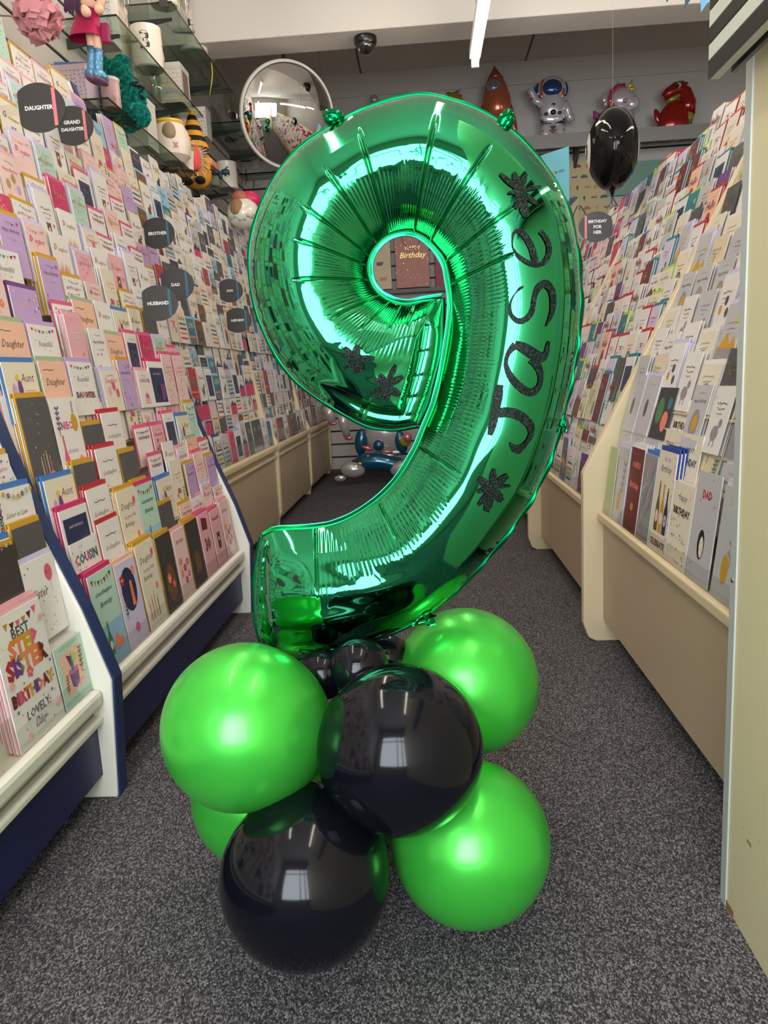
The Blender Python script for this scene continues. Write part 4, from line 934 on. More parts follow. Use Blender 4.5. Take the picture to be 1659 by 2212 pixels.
rack('card_rack', 'second card rack with navy base, full of pink family cards', -1, 1.47, 2.675, PN, tn, .08, .2465, .692, 'navy', famL,
     {0: [(1.565, SP_WIN, 4), (1.695, SP_HAR, 1), (1.83, SP_30, 3), (1.965, SP_PEO, 3), (2.085, SP_FLO, 0), (2.21, SP_DK3, 2), (2.335, SP_N30, 4), (2.46, SP_PAN, 2), (2.585, SP_FLO, 2)],
      1: [(1.56, SP_COU, 2), (1.70, SP_GOD, 4), (1.83, SP_30, 1), (1.96, SP_WIN, 3), (2.08, SP_DK2, 2)], 2: [(1.555, SP_GOT, 4), (1.69, SP_GOD, 3), (1.82, SP_DAU, 3), (1.95, SP_DK2, 2)],
      3: [(1.55, SP_AUN, 1), (1.68, SP_DK2, 3), (1.81, SP_GOD, 4), (1.94, SP_DK2, 3)], 4: [(1.555, SP_DRK, 2), (1.685, SP_NIE, 2), (1.81, SP_DK2, 3), (1.93, SP_GOD, 3)],
      6: [(1.555, SP_AUN, 2), (1.70, SP_DAU, 4), (1.84, SP_DW, 2)], 7: [(1.58, SP_DAU, 0), (1.72, SP_DW, 3)], 8: [(1.56, SP_BEA, 4), (1.70, SP_PD, 2)], 9: [(1.54, SP_PD, 2), (1.68, SP_DW, 1)]}, 'far navy panel', .10)
rack('card_rack', 'cream card rack next along from the navy ones', -1, 2.76, 4.31, PW, tw, .08, .492, .864, 'cream', famL2, {}, 'first cream panel', .11, pitch=.116)
rack('card_rack', 'middle cream card rack along the slatted wall', -1, 4.36, 5.56, PW, tw, .08, .492, .864, 'cream', famW, {}, 'middle cream panel', .11, pitch=.116)
rack('card_rack', 'farthest cream card rack by the back wall', -1, 5.61, 6.77, PW, tw, .08, .492, .864, 'cream', famW, {}, 'last cream panel', .11, pitch=.116)
rack('card_rack', 'nearest sloping cream rack of grey cards beside the putty partition', 1, 1.12, 2.268, PR, tr, .07, .412, .508, 'cream', famR0,
     {0: [(2.215, SP_GRN, 0), (2.105, SP_FT, 4), (1.978, SP_MAR, 3), (1.862, SP_STR, 2), (1.74, SP_BEER, 6), (1.61, SP_BD, 1), (1.48, SP_PEN, 0), (1.35, SP_FT, 2), (1.22, SP_PEN, 1)],
      1: [(2.20, SP_BLOB, 3), (2.075, SP_BLOB, 4), (1.95, SP_BLOB, 4), (1.81, SP_BD, 1), (1.67, SP_BD, 2)], 2: [(2.19, SP_BLOB, 3), (2.06, SP_BLOB, 4), (1.925, SP_BD, 2), (1.79, SP_BD, 1)],
      3: [(2.19, SP_BLOB, 4), (2.06, SP_BLOB, 4), (1.92, SP_PEAR, 1)]}, 'nearest sloping panel', .27, pitch=.116, endt=.036, start=True)
rack('card_rack', 'second sloping cream rack of white and red cards', 1, 2.306, 3.515, PR, tr, .07, .412, .508, 'cream', famR1, {}, 'second sloping panel', .27, pitch=.116, endt=.036)
rack('card_rack', 'third sloping cream rack behind the birthday for her sign', 1, 3.553, 4.765, PR, tr, .07, .412, .508, 'cream', famR2, {}, 'third sloping panel', .27, pitch=.116, endt=.036)
rack('card_rack', 'farthest sloping cream rack', 1, 4.803, 6.0, PR, tr, .07, .412, .508, 'cream', famR2, {}, 'farthest sloping panel', .27, pitch=.116, endt=.036)
NIND = 300
LA = sorted([(q[0], sd_, q) for sd_ in (-1, 1) for q in CARDS[sd_]], key=lambda k: -k[0]); rest = []
for i, (ar, side, q) in enumerate(LA):
    _, di, T, lab = q; d = DES[di]
    if i < NIND:
        o = bpy.data.objects.new('greeting_card', d_mesh(di)); C.objects.link(o); o.matrix_world = T
        tag(o, lab, 'card', 'greeting cards in the wall racks' if side < 0 else 'greeting cards in the sloping cream racks')
        if d['env']:
            e = bpy.data.objects.new('envelope', e_mesh(d['w'], d['h'], d['env'])[0]); C.objects.link(e); e.parent = o
    else: rest.append(q)
Vs, Fs, Ks, n = [], [], [], 0
def addg(V, F, K, A=None):
    global n, Fs
    V = np.array(V)
    if A is not None: V = V @ A[:3, :3].T+A[:3, 3]
    Vs.append(V); Fs += [tuple(j+n for j in f) for f in F]; Ks.append(np.array(K)); n += len(V)
for ar, di, T, lab in rest:
    A = np.array(T); addg(*DES[di]['a'], A)
    if DES[di]['env']:
        b = e_mesh(DES[di]['w'], DES[di]['h'], DES[di]['env'])[1]; addg(b.v, b.f, b.c, A)
for b in REST[-1]+REST[1]: addg(b.v, b.f, b.c)
me = bpy.data.meshes.new('greeting_card_stock'); me.from_pydata(np.concatenate(Vs).tolist(), [], Fs)
a = me.color_attributes.new('Col', 'FLOAT_COLOR', 'POINT'); K = np.concatenate(Ks); a.data.foreach_set('color', np.concatenate([K, np.ones((len(K), 1))], 1).astype(np.float32).ravel())
me.materials.append(M_CARD); o = bpy.data.objects.new('greeting_card_stock', me); C.objects.link(o); o['kind'] = 'stuff'
tag(o, 'remaining small cards and the stacks behind the front cards in all racks', 'cards')

# ------------------------------------------------------------------ round category signs standing out from the racks
M_SIGN = mat('sign_board', srgb(46, 42, 39), .45)
def sign(u, v, Y, r, words, stripe, label, flip=1, yaw=0):
    c = at(u, v, Y); t = thing('category_sign', label, 'sign', c, 'round category signs')
    T = Matrix.Translation(c) @ Matrix.Rotation(yaw, 4, 'Z') @ Matrix.Rotation(math.pi/2, 4, 'X')
    pts = []
    for i in range(40):
        a = 2*math.pi*i/40; x, y = r*math.cos(a)*1.06, r*math.sin(a)*.90
        pts.append((max(x, -r*.80) if flip > 0 else min(x, r*.97), y))
    m = M(); m.prism(pts, -.0012, .0012, 'z', T); part('board', m, M_SIGN, t)
    m = M(); sx = .64*r*flip; hh = r*.69
    m.poly([T @ Vector(p) for p in ((sx-.07*r, -hh, .0016), (sx+.07*r, -hh*.98, .0016), (sx+.07*r, hh*.98, .0016), (sx-.07*r, hh, .0016))]); part('stripe', m, stripe, t)
    m = M(); n = len(words)
    for i, w_ in enumerate(words):
        wd = min(1.12*r, .155*r*len(w_)*1.05); Tt = T @ Matrix.Translation(((.02 if flip > 0 else .08)*r, (n-1)*.16*r-i*.32*r, .002)); put_text(m, w_, Tt, wd, 0, 2, .035)
    part('lettering', m, WHITE, t)
    m = M(); xa = -r*.8*flip; m.box(min(xa, xa-.05*flip), max(xa, xa-.05*flip), -.012, .012, -.001, .001, T); part('holder', m, M_PLASTIC, t)
PINKS, BLUES = cmat(206, 112, 116), cmat(52, 96, 116)
sign(84, 233, 1.86, .0605, ['DAUGHTER'], PINKS, 'dark round sign lettered daughter with pink stripe')
sign(156, 272, 2.30, .0600, ['GRAND', 'DAUGHTER'], PINKS, 'dark round sign lettered grand daughter, behind the daughter sign')
sign(340, 504, 2.9, .062, ['BROTHER'], BLUES, 'dark round sign lettered brother with blue stripe')
sign(379, 615, 2.75, .064, ['DAD'], BLUES, 'dark round sign lettered dad, behind the husband sign')
sign(341, 655, 2.40, .0605, ['HUSBAND'], BLUES, 'dark round sign lettered husband')
sign(496, 628, 3.75, .062, ['SON'], BLUES, 'dark round sign lettered son near the foil nine')
sign(513, 692, 3.45, .061, ['NEPHEW'], BLUES, 'dark round sign lettered nephew, under the son sign')
sign(1288, 490, 2.95, .060, ['BIRTHDAY', 'FOR', 'HER'], PINKS, 'dark round sign lettered birthday for her', -1)

# ------------------------------------------------------------------ glass shelves high on the slatted wall
XS = -1.2
def shelf(y0, y1, z, label, xf=XS, xb=-1.485):
    t = thing('glass_shelf', label, 'shelf', ((xf+xb)/2, (y0+y1)/2, z), 'glass wall shelves')
    m = M(); m.box(xb, xf, y0, y1, z-.006, z); part('glass_plate', m, M_GLASS, t)
    m = M(); e = .0045
    m.box(xf, xf+e*.6, y0, y1, z-.0065, z+.0005); m.box(xb, xf, y0-e*.6, y0, z-.0065, z+.0005); part('polished_edge', m, M_EDGE, t)
    for yy in (y0+.16, y1-.16):
        m = M(); m.prism([(xb, z-.006), (xf-.05, z-.006), (xf-.05, z-.018), (xb+.02, z-.05), (xb, z-.05)], yy-.004, yy+.004, 'y'); part('bracket', m, mat('smoked_bracket', srgb(60, 66, 62), .2), t)
    m = M(); m.box(xf-.008, xf-.004, y0+.05, y0+.30, z+.0, z+.035); part('price_strip', m, M_PLASTIC, t)
Z1, Z2, Z3, Z4, Z5, Z7 = 2.368, 1.989, 2.775, 2.665, 2.107, 1.76
shelf(3.34, 4.58, Z1, 'glass shelf under the doll and the mug numbered three')
shelf(3.15, 4.33, Z2, 'lower glass shelf under the teal rose bear')
shelf(4.15, 5.40, Z3, 'highest glass shelf with champagne flutes')
shelf(5.62, 6.55, Z4, 'glass shelf with mug seven beside the convex mirror')
shelf(4.60, 5.40, Z5, 'glass shelf under the mug numbered six')
shelf(4.46, 5.65, Z7, 'lowest glass shelf under the spotted sheep')
CERAM = mat('glazed_ceramic', srgb(226, 218, 204), .18, coat=.5)
PRINTK = cmat(44, 40, 38)
def decal(m, s, c, r, zc, wd, az):
    "text wrapped on a cylinder facing azimuth az"
    vs, fs, _ = text2d(s, 0, 3, .01)
    P = []
    for p in vs:
        a = az+p[0]*wd/r; P.append((c[0]+(r+.0006)*math.cos(a), c[1]+(r+.0006)*math.sin(a), c[2]+zc+p[1]*wd))
    m._add(P, fs)
def mug(u, X, z, s, h, label, az=-1.35, handle=True):
    y = onshelf(u, X, z); c = Vector((X, y, z)); t = thing('mug', label, 'mug', c, 'number mugs'); r = h*.40
    m = M(); m.lathe([(0, .001), (r*.92, .001), (r, .006), (r, h-.004), (r*.985, h), (r*.93, h-.004), (r*.92, .008), (0, .008)], c, 32); part('cup', m, CERAM, t, 'auto')
    m = M(); q = [(0, r*.95, h*.78), (0, r*1.45, h*.76), (0, r*1.62, h*.5), (0, r*1.4, h*.26), (0, r*.95, h*.22)]
    Rz = Matrix.Rotation(az+2.6-math.pi/2, 4, 'Z'); m.tube([c+(Rz @ Vector(p)) for p in q], h*.055, 8); part('handle', m, CERAM, t, True)
    if s:
        m = M(); decal(m, s, c, r, h*.58, r*.62*(1 if len(s) < 2 else 1.3), az); part('numeral', m, PRINTK, t)
mug(322, -1.27, Z1, '3', .185, 'white mug numbered three on the glass shelf')
mug(356, -1.25, Z3, '1', .17, 'white mug numbered one, cut by the top edge')
mug(420, -1.27, Z3, '5', .20, 'tall white mug numbered five among the flutes')
mug(540, -1.27, Z4, '7', .165, 'white mug numbered seven next to the mirror')
mug(556, -1.37, Z4, '', .15, 'plain gilt striped mug beside mug seven', handle=False)
mug(493, -1.23, Z5, '6', .165, 'white mug numbered six on the lower glass shelf')
mug(461, -1.30, Z5, '6', .10, 'small pinkish cup behind the mug numbered six')
def flute(u, X, z, h, label, kind='flute'):
    y = onshelf(u, X, z); c = Vector((X, y, z)); t = thing('drinking_glass', label, 'glass', c, 'glasses on the top shelves')
    if kind == 'flute': pr_ = [(0, .002), (h*.15, .002), (h*.15, .004), (h*.02, .012), (h*.018, h*.34), (h*.06, h*.42), (h*.115, h*.62), (h*.12, h*.8), (h*.10, h), (h*.095, h), (h*.11, h*.8), (h*.105, h*.62), (h*.05, h*.44), (0, h*.42)]
    else: pr_ = [(0, .002), (h*.24, .002), (h*.28, h*.05), (h*.30, h*.6), (h*.27, h), (h*.255, h), (h*.28, h*.6), (h*.25, h*.08), (0, h*.07)]
    m = M(); m.lathe(pr_, c, 24); part('bowl', m, M_CRYSTAL, t, True)
    m = M(); a = -1.3; m.box(-.012, .012, -.0008, 0, h*.55, h*.78, Matrix.Translation(c) @ Matrix.Rotation(a+math.pi/2, 4, 'Z') @ Matrix.Translation((0, -h*.125, 0))); part('badge', m, mat('gilt', srgb(214, 196, 150), .15, .8), t)
flute(277, -1.24, Z1, .30, 'champagne flute on the shelf just behind the doll')
flute(389, -1.26, Z3, .28, 'champagne flute beside the mug numbered one')
flute(406, -1.22, Z3, .27, 'champagne flute in front of mug five')
flute(449, -1.22, Z3, .28, 'champagne flute nearest the end of the highest shelf')
flute(437, -1.33, Z3, .26, 'champagne flute behind mug five with gilt')
flute(498, -1.35, Z4, .28, 'tall glass at the back of the mirror-side shelf')
flute(514, -1.25, Z4, .16, 'round tumbler beside mug seven', 'tumbler')
flute(436, -1.36, Z1+.0, .18, 'tumbler at the far end behind the bee gnomes', 'tumbler')
flute(338, -1.40, Z1, .22, 'stemless glass behind the mug numbered three', 'tumbler')
def shelfbox(name, u, X, z, sx, sy, h, ma, label, cat='box', dots=None, win=None, yaw=0, Y=None):
    y = Y or onshelf(u, X, z); c = Vector((X, y, z)); t = thing(name, label, cat, c)
    T = Matrix.Translation(c) @ Matrix.Rotation(yaw, 4, 'Z')
    m = M(); m.box(-sx/2, sx/2, -sy/2, sy/2, 0, h, T); part('carton', m, ma, t, bevel=.002)
    if dots:
        m = M(); rr = random.Random(5)
        for i in range(9):
            for j in range(9):
                x0 = -sx/2+sx*(i+.5+.4*(rr.random()-.5))/9; zz = h*(j+.5+.4*(rr.random()-.5))/9; q = .0022
                m.box(x0-q, x0+q, -sy/2-.0006, -sy/2, zz-q, zz+q, T)
        part('dot_print', m, dots, t)
    if win:
        m = M(); m.box(sx/2, sx/2+.001, -sy*.3, sy*.3, h*.25, h*.85, T); part('window', m, win, t)
    m = M(); m.box(-sx/2-.001, sx/2+.001, -sy/2-.001, sy/2+.001, h-.02, h+.001, T); part('lid', m, ma, t)
    return t
shelfbox('gift_box', 168, -1.362, Z2, .155, .12, .135, Y=3.225, ma=cmat(204, 184, 196), label='pale lilac dotted gift box at the near end of the lower shelf', dots=cmat(120, 96, 110))
shelfbox('gift_box', 232, -1.36, Z1, .10, .10, .26, cmat(226, 222, 220), 'tall white spotted box behind the doll, cut by the top edge', dots=cmat(90, 86, 90))
shelfbox('gift_box', 258, -1.40, Z1, .09, .12, .28, cmat(206, 190, 170), 'beige box beside the tall spotted one')
shelfbox('gift_box', 382, -1.30, Z1, .12, .16, .20, cmat(206, 200, 190), 'white window box at the middle of the upper shelf', dots=cmat(140, 130, 130), win=cmat(130, 110, 96))
shelfbox('gift_box', 425, -1.36, Z1, .17, .12, .17, cmat(222, 216, 212), 'white polka dot box toward the far end of the upper shelf', dots=cmat(60, 56, 60))
shelfbox('gift_box', 312, -1.31, Z2, .10, .14, .22, cmat(214, 208, 202), 'slim white box beside the honey jar')
shelfbox('photo_box', 142, -1.42, Z2, .12, .06, .21, cmat(74, 110, 156), 'blue presentation box behind the lilac box', yaw=.15, Y=3.36)
shelfbox('photo_box', 185, -1.42, Z2+.0, .08, .08, .19, cmat(66, 104, 150), 'small blue box behind the lilac box', yaw=-.2)
shelfbox('storybook_stack', 447, -1.22, Z5, .10, .14, .03, cmat(226, 158, 128), 'small peach box lying beside the mug numbered six')
shelfbox('storybook_stack', 443, -1.26, Z5+.031, .08, .10, .05, cmat(236, 178, 60), 'orange striped box stacked on the peach one')
# jars, pots and candle tin
def jar(u, X, z, prof, ma, label, lid=None, lidm=None, name='jar', extra=None):
    y = onshelf(u, X, z); c = Vector((X, y, z)); t = thing(name, label, 'jar', c)
    m = M(); m.lathe(prof, c, 32); part('vessel', m, ma, t, 'auto')
    if lid: m = M(); m.lathe(lid, c, 32); part('lid', m, lidm, t, 'auto')
    if extra: extra(c, t)
    return t
jar(243, -1.235, Z2, [(0, 0), (.036, 0), (.038, .006), (.038, .11), (0, .11)], cmat(196, 158, 160, .3), 'dusty pink canister with white rim under the teal bear', [(.039, .104), (.040, .114), (.035, .117), (.035, .11)], WHITE, 'canister')
def bearface(c, t):
    m = M(); m.ell(c+Vector((.02, -.085, .13)), (.035, .02, .045)); part('face_patch', m, cmat(150, 128, 100), t, True)
    m = M(); put_text(m, 'x', basis(c+Vector((.05, -.088, .065)), (.9, .43, 0), (0, 0, 1), (.43, -.9, 0)), .03, 0, 1, .03); part('motif', m, PINKS, t)
jar(374, -1.25, Z2, [(0, 0), (.06, 0), (.092, .03), (.10, .09), (.088, .15), (.07, .185), (0, .185)], cmat(226, 214, 196, .35), 'cream storage pot with yellow rim and animal face', [(.072, .18), (.076, .19), (.072, .20), (.05, .20), (.05, .18)], cmat(220, 178, 66, .3), 'storage_pot', bearface)
jar(405, -1.22, Z2, [(0, 0), (.035, 0), (.045, .07), (.047, .095), (.038, .095), (.03, .02), (0, .02)], cmat(220, 216, 206), 'small white pot with green rim', [(.046, .09), (.05, .10), (.046, .112), (.036, .10)], cmat(122, 178, 66), 'plant_pot')
jar(577, -1.20, Z4, [(0, 0), (.10, 0), (.105, .01), (.105, .12), (0, .12)], cmat(206, 198, 188), 'low white drum tin at the far end by the mirror', [(.107, .09), (.107, .125), (0, .128)], WHITE, 'drum_tin')
# teal rose bear: body of many foam roses
TEAL = cmat(24, 156, 140, .75)
def rosebear():
    y0 = onshelf(287, -1.245, Z2); root = thing('rose_bear', 'teal teddy bear made of foam roses with a black ribbon', 'soft toy', (-1.24, y0, Z2))
    c = Vector((-1.24, y0, Z2)); rr = random.Random(3)
    def rose(m, p, n, s):
        q = n.to_track_quat('Z', 'Y').to_matrix().to_4x4(); q = Matrix.Translation(p) @ q @ Matrix.Rotation(rr.random()*6, 4, 'Z')
        for k, (r0, hh) in enumerate(((1, .30), (.72, .45), (.45, .58), (.22, .66))):
            vs = []; seg = 9
            for i in range(seg):
                a = 2*math.pi*i/seg+k*.5; w_ = 1+.12*math.sin(3*a+k)
                vs.append((s*r0*.75*math.cos(a), s*r0*.75*math.sin(a), 0)); vs.append((s*r0*w_*math.cos(a), s*r0*w_*math.sin(a), s*hh))
            vs = [q @ Vector(v) for v in vs]; m._add(vs, [(2*i, 2*((i+1) % seg), 2*((i+1) % seg)+1, 2*i+1) for i in range(seg)])
    def blob(name, o, r, n):
        r = [x*.80 for x in r]; o = c+Vector((o[0]*.8-.20*o[2], o[1]*.8, o[2]*.8)); m = M(); m.ell(o, [x*.93 for x in r], None, 14, 10)
        for i in range(n):
            k = i+.5; ph = math.acos(1-2*k/n); th = math.pi*(1+5**.5)*k; d = Vector((math.cos(th)*math.sin(ph), math.sin(th)*math.sin(ph), math.cos(ph)))
            rose(m, o+Vector((d.x*r[0], d.y*r[1], d.z*r[2]))*1.0, d, .0185+.003*rr.random())
        part(name, m, TEAL, root, 'auto')
    blob('body', (0, 0, .11), (.085, .085, .115), 70); blob('head', (0, -.01, .265), (.078, .078, .075), 56)
    blob('ear', (-.055, 0, .335), (.032, .025, .032), 14); blob('ear', (.055, 0, .335), (.032, .025, .032), 14)
    blob('arm', (.085, -.03, .15), (.036, .04, .065), 22); blob('arm', (-.085, -.03, .15), (.036, .04, .065), 22)
    blob('leg', (.075, -.07, .045), (.045, .065, .045), 24); blob('leg', (-.06, -.07, .045), (.045, .065, .045), 24)
    m = M(); m.ell(c+Vector((.045, -.05, .16)), (.03, .012, .014)); m.ell(c+Vector((.065, -.03, .155)), (.012, .03, .014)); m.tube([c+Vector((.055, -.05, .155)), c+Vector((.07, -.05, .10))], .006, 6); part('ribbon_bow', m, BLACKP, root, True)
rosebear()
# two bumble-bee gnomes, a coral mitten and an orange flower
def fuzzy(m, c, r, n, rr, s=.02):
    m.ell(c, [q*.85 for q in r], None, 12, 8)
    for i in range(n):
        k = i+.5; ph = math.acos(1-2*k/n); th = math.pi*(1+5**.5)*k; d = Vector((math.cos(th)*math.sin(ph), math.sin(th)*math.sin(ph), math.cos(ph)))
        p = c+Vector((d.x*r[0], d.y*r[1], d.z*r[2]))*.82; e = p+d*s*(.6+.8*rr.random())+Vector((0, 0, -s*.4)); a = d.orthogonal().normalized()*s*.16
        m._add([p+a, p-a, e], [(0, 1, 2)])
def gnome(u, X, z, h, label, orange):
    y = onshelf(u, X, z); c = Vector((X, y, z)); t = thing('bee_gnome', label, 'ornament', c, 'bee gnomes'); rr = random.Random(int(u)); AM = cmat(232, 160, 34, .8); BK = cmat(22, 20, 20, .8)
    m = M(); m.ell(c+Vector((0, 0, h*.17)), (h*.20, h*.18, h*.19)); part('body', m, AM if orange else cmat(210, 130, 30, .8), t, True)
    m = M(); fuzzy(m, c+Vector((.01, -h*.10, h*.34)), (h*.13, h*.10, h*.24), 260, rr, h*.1); part('beard', m, cmat(226, 206, 180, .9), t)
    m = M(); m.ell(c+Vector((.01, -h*.20, h*.50)), h*.04); part('nose', m, cmat(226, 180, 150), t, True)
    n = 7
    for k in range(n):
        z0, z1 = .50+.5*k/n, .50+.5*(k+1)/n; f = lambda q: h*.19*(1-(q-.5)/.52)**.8+.002
        m = M(); m.lathe([(f(z0), z0*h), (f((z0+z1)/2)*1.03, (z0+z1)/2*h), (f(z1), z1*h)], c+Vector((0, 0, 0)), 20); part('hat_stripe', m, AM if k % 2 == 0 else BK, t, True)
    for sx in (-1, 1):
        m = M(); m.ell(c+Vector((sx*h*.17, -h*.08, h*.27)), (h*.05, h*.05, h*.11)); part('arm', m, BK if sx < 0 else AM, t, True)
        m = M(); m.ell(c+Vector((sx*h*.09, -h*.18, h*.05)), (h*.07, h*.10, h*.05)); part('foot', m, BK, t, True)
gnome(394, -1.36, Z2, .40, 'bee gnome with striped hat standing behind the cream pot', False)
gnome(428, -1.27, Z2, .42, 'bee gnome with black and yellow hat, farther one', True)
def mitten():
    y = onshelf(428, -1.17, Z2); c = Vector((-1.19, y, Z2)); t = thing('soft_fruit_toy', 'coral ribbed plush fruit at the shelf edge', 'soft toy', c); m = M()
    for i in range(7):
        a = 2*math.pi*i/7; m.ell(c+Vector((.022*math.cos(a), .022*math.sin(a), .062)), (.021, .021, .06), None, 10, 8)
    part('ribbed_body', m, cmat(222, 82, 72, .7), t, True); m = M(); m.ell(c+Vector((0, 0, .125)), (.02, .02, .012)); part('crown', m, cmat(200, 60, 60), t, True)
mitten()
def ring_flower():
    y = onshelf(407, -1.2, Z2); c = Vector((-1.21, y-.02, Z2+.13)); t = thing('felt_flower', 'orange felt flower above the small white pot', 'ornament', (c.x, c.y, Z2)); m = M(); n = 28
    m.tube([c+Vector((.028*math.cos(2*math.pi*i/n)*(1+.1*math.sin(i*2.2)), 0, .045*math.sin(2*math.pi*i/n)*(1+.1*math.cos(i*2.7)))) for i in range(n+1)], [.013+.003*math.sin(i*2.4) for i in range(n+1)], 8); part('petals', m, cmat(240, 150, 40, .8), t, True)
    m = M(); m.ell(c, (.018, .008, .03)); part('eye', m, cmat(120, 66, 20), t, True); m = M(); m.tube([c-Vector((0, 0, .05)), Vector((c.x, c.y, Z2+.09))], .005, 6); part('stem', m, cmat(70, 120, 50), t, True)
ring_flower()
m = M()
# doll sitting on the shelf edge with her legs hanging
def doll():
    e = at(200, 40, 3.13); e = Vector((-1.19, 3.13, Z1)); P = lambda u, v, Y=3.08: at(u, v, Y)
    t = thing('doll', 'doll with purple hair, sequinned magenta skirt and blue boots dangling from the shelf', 'doll', e)
    SK = cmat(236, 190, 160, .5); MG = mat('magenta_sequin', srgb(204, 28, 96), .28, .35, bump=(260, .8)); BT = mat('blue_lame', srgb(104, 158, 196), .25, .55, bump=(90, .6)); HR = cmat(78, 40, 74, .6)
    hip = P(186, 42); w = hip.y/FPX
    m = M(); m.tube([P(188, 20), P(190, -12), P(192, -46)], [30*w, 22*w, 28*w], 16); m.tube([P(192, -46), P(192, -70)], [10*w, 9*w], 12); part('body', m, SK, t, True)
    m = M(); m.tube([P(195, 8), P(196, -20), P(194, -55)], [24.5*w, 26*w, 29*w], 18); part('top', m, MG, t, True)
    a, b = P(190, 16), P(186, 84, 3.08); m = M(); n = 36
    for k in range(6):
        f = k/5; 
    rings = []
    for k in range(7):
        f = k/6; c = a.lerp(b, f); r = (19+15*f)*w
        rings.append([c+Vector((r*(1+.05*math.sin(7*i*2*math.pi/n)*f)*math.cos(2*math.pi*i/n), r*.8*math.sin(2*math.pi*i/n)*(1+.05*math.sin(5*i*2*math.pi/n)*f), 0)) for i in range(n)])
    m.v = [tuple(p) for r_ in rings for p in r_]; m.f = [(k*n+i, k*n+(i+1) % n, (k+1)*n+(i+1) % n, (k+1)*n+i) for k in range(6) for i in range(n)]
    part('skirt', m, MG, t, True)
    for (x0, x1, fx) in ((194, 199, 0), (208, 212, 1)):
        m = M(); m.tube([P(x0, 55), P(x0+1, 80), P(x1-1, 100), P(x1-1, 112)], [9*w, 8.6*w, 8*w, 8*w], 14); part('leg', m, SK, t, True)
        q = 3+fx*5
        m = M(); m.tube([P(x1-1, 99+q), P(x1, 120+q), P(x1, 140+q), P(x1+1, 158+q*.6)], [9.5*w, 9.5*w, 9.6*w, 11*w], 16)
        m.ell(P(x1+3, 163+q*.3, 3.04), (17*w, 22*w, 12*w), Matrix.Rotation(.35, 4, 'Y'), 20, 12); part('boot', m, BT, t, True)
        m = M(); m.ell(P(x1+4, 172+q*.3, 3.04), (16*w, 22*w, 7*w), Matrix.Rotation(.35, 4, 'Y'), 18, 8); part('sole', m, cmat(120, 80, 110, .4), t, True)
    for pts in ([P(176, -40), P(172, -10), P(178, 14), P(186, 26, 3.01)], [P(210, -40), P(222, -10), P(214, 20, 3.05)]):
        m = M(); m.tube(pts, [8*w]*(len(pts)-1)+[9*w], 12); m.ell(pts[-1], 9.5*w); part('arm', m, SK, t, True)
    m = M(); m.ell(P(192, -100), (36*w, 32*w, 38*w)); part('head', m, SK, t, True)
    m = M(); rr = random.Random(2)
    for i in range(60):
        f = rr.random(); x = 140+26*f+rr.random()*8; m.tube([P(176+10*f, -128, 3.05), P(x+8, -70, 3.03), P(x, -30, 3.02), P(x+8*(rr.random()-.5), 18+14*rr.random()-8*abs(f-.5), 3.01)], [3.4*w, 3.4*w, 3*w, 1*w], 6)
    m.ell(P(190, -112, 3.11), (40*w, 36*w, 38*w)); part('hair', m, HR, t, True)
    for sx in (-13, 13): m = M(); m.ell(P(192+sx, -98, 3.017), (5*w, 2*w, 7*w)); part('eye', m, cmat(40, 60, 90), t, True)
    m = M(); m.tube([P(184, -84, 3.02), P(192, -82, 3.015), P(200, -84, 3.02)], 1.5*w, 6); part('mouth', m, cmat(200, 60, 80), t, True)
    m = M(); m.box(*[q for ax, s_ in ((0, .035), (1, .02), (2, .07)) for q in (P(228, 72)[ax]-s_/2, P(228, 72)[ax]+s_/2)]); part('handbag', m, cmat(150, 20, 74, .4), t, bevel=.006)
doll()
# pink tissue pompom, basket of key rings on wire hooks, sheep money box, teal bow ornament
def pompom():
    c = at(82, 38, 2.72); t = thing('tissue_pompom', 'dusty pink tissue paper pompom above the pink cards', 'decoration', c); m = M(); rr = random.Random(8)
    for k in range(70):
        d = Vector((rr.gauss(0, 1), rr.gauss(0, 1), rr.gauss(0, 1))).normalized(); a = d.orthogonal().normalized(); b = d.cross(a); R0 = .068*(.8+.3*rr.random()); s = .028
        p = c+d*R0; m._add([c+d*.02, p+a*s, p+a*s*.4+b*s*.9+d*.012, p-a*s*.7+b*s*.3, p-a*s*.5-b*s*.8+d*.01, p+a*s*.5-b*s*.8], [(0, 1, 2), (0, 2, 3), (0, 3, 4), (0, 4, 5), (0, 5, 1), (1, 2, 3), (1, 3, 4), (1, 4, 5)])
    part('petals', m, mat('tissue_pink', srgb(206, 140, 146), .9), t); m = M(); m.tube([c, Vector((-1.49, c.y+.05, c.z+.05))], .003, 6); part('string', m, STEEL, t)
pompom()
def keyrings():
    t = thing('keyring_display', 'wire hooks hung with a dense block of beaded key rings', 'rack', at(362, 420, 3.75)); rr = random.Random(4); Y0 = 3.75
    for i, (u, v) in enumerate(((345, 402), (360, 398), (374, 403), (390, 402), (398, 420))):
        p = at(u, v, Y0+.05*i); m = M(); m.tube([Vector((-1.47, p.y, p.z)), Vector((p.x, p.y, p.z)), Vector((p.x+.02, p.y, p.z+.014))], .0035, 6); part('hook', m, STEEL, t, True)
    for i in range(8):
        for j in range(9):
            p = at(337+6.2*i, 410+6.4*j, Y0-.02+.01*(i % 2)); m = M(); m.box(p.x-.0055, p.x+.0055, p.y-.004, p.y+.004, p.z-.006, p.z+.006)
            if (i*9+j) < 72: part('key_tag', m, cmat(*((92, 74, 50), (130, 112, 84), (52, 44, 38), (160, 146, 120))[rr.randrange(4)], .4), t)
keyrings()
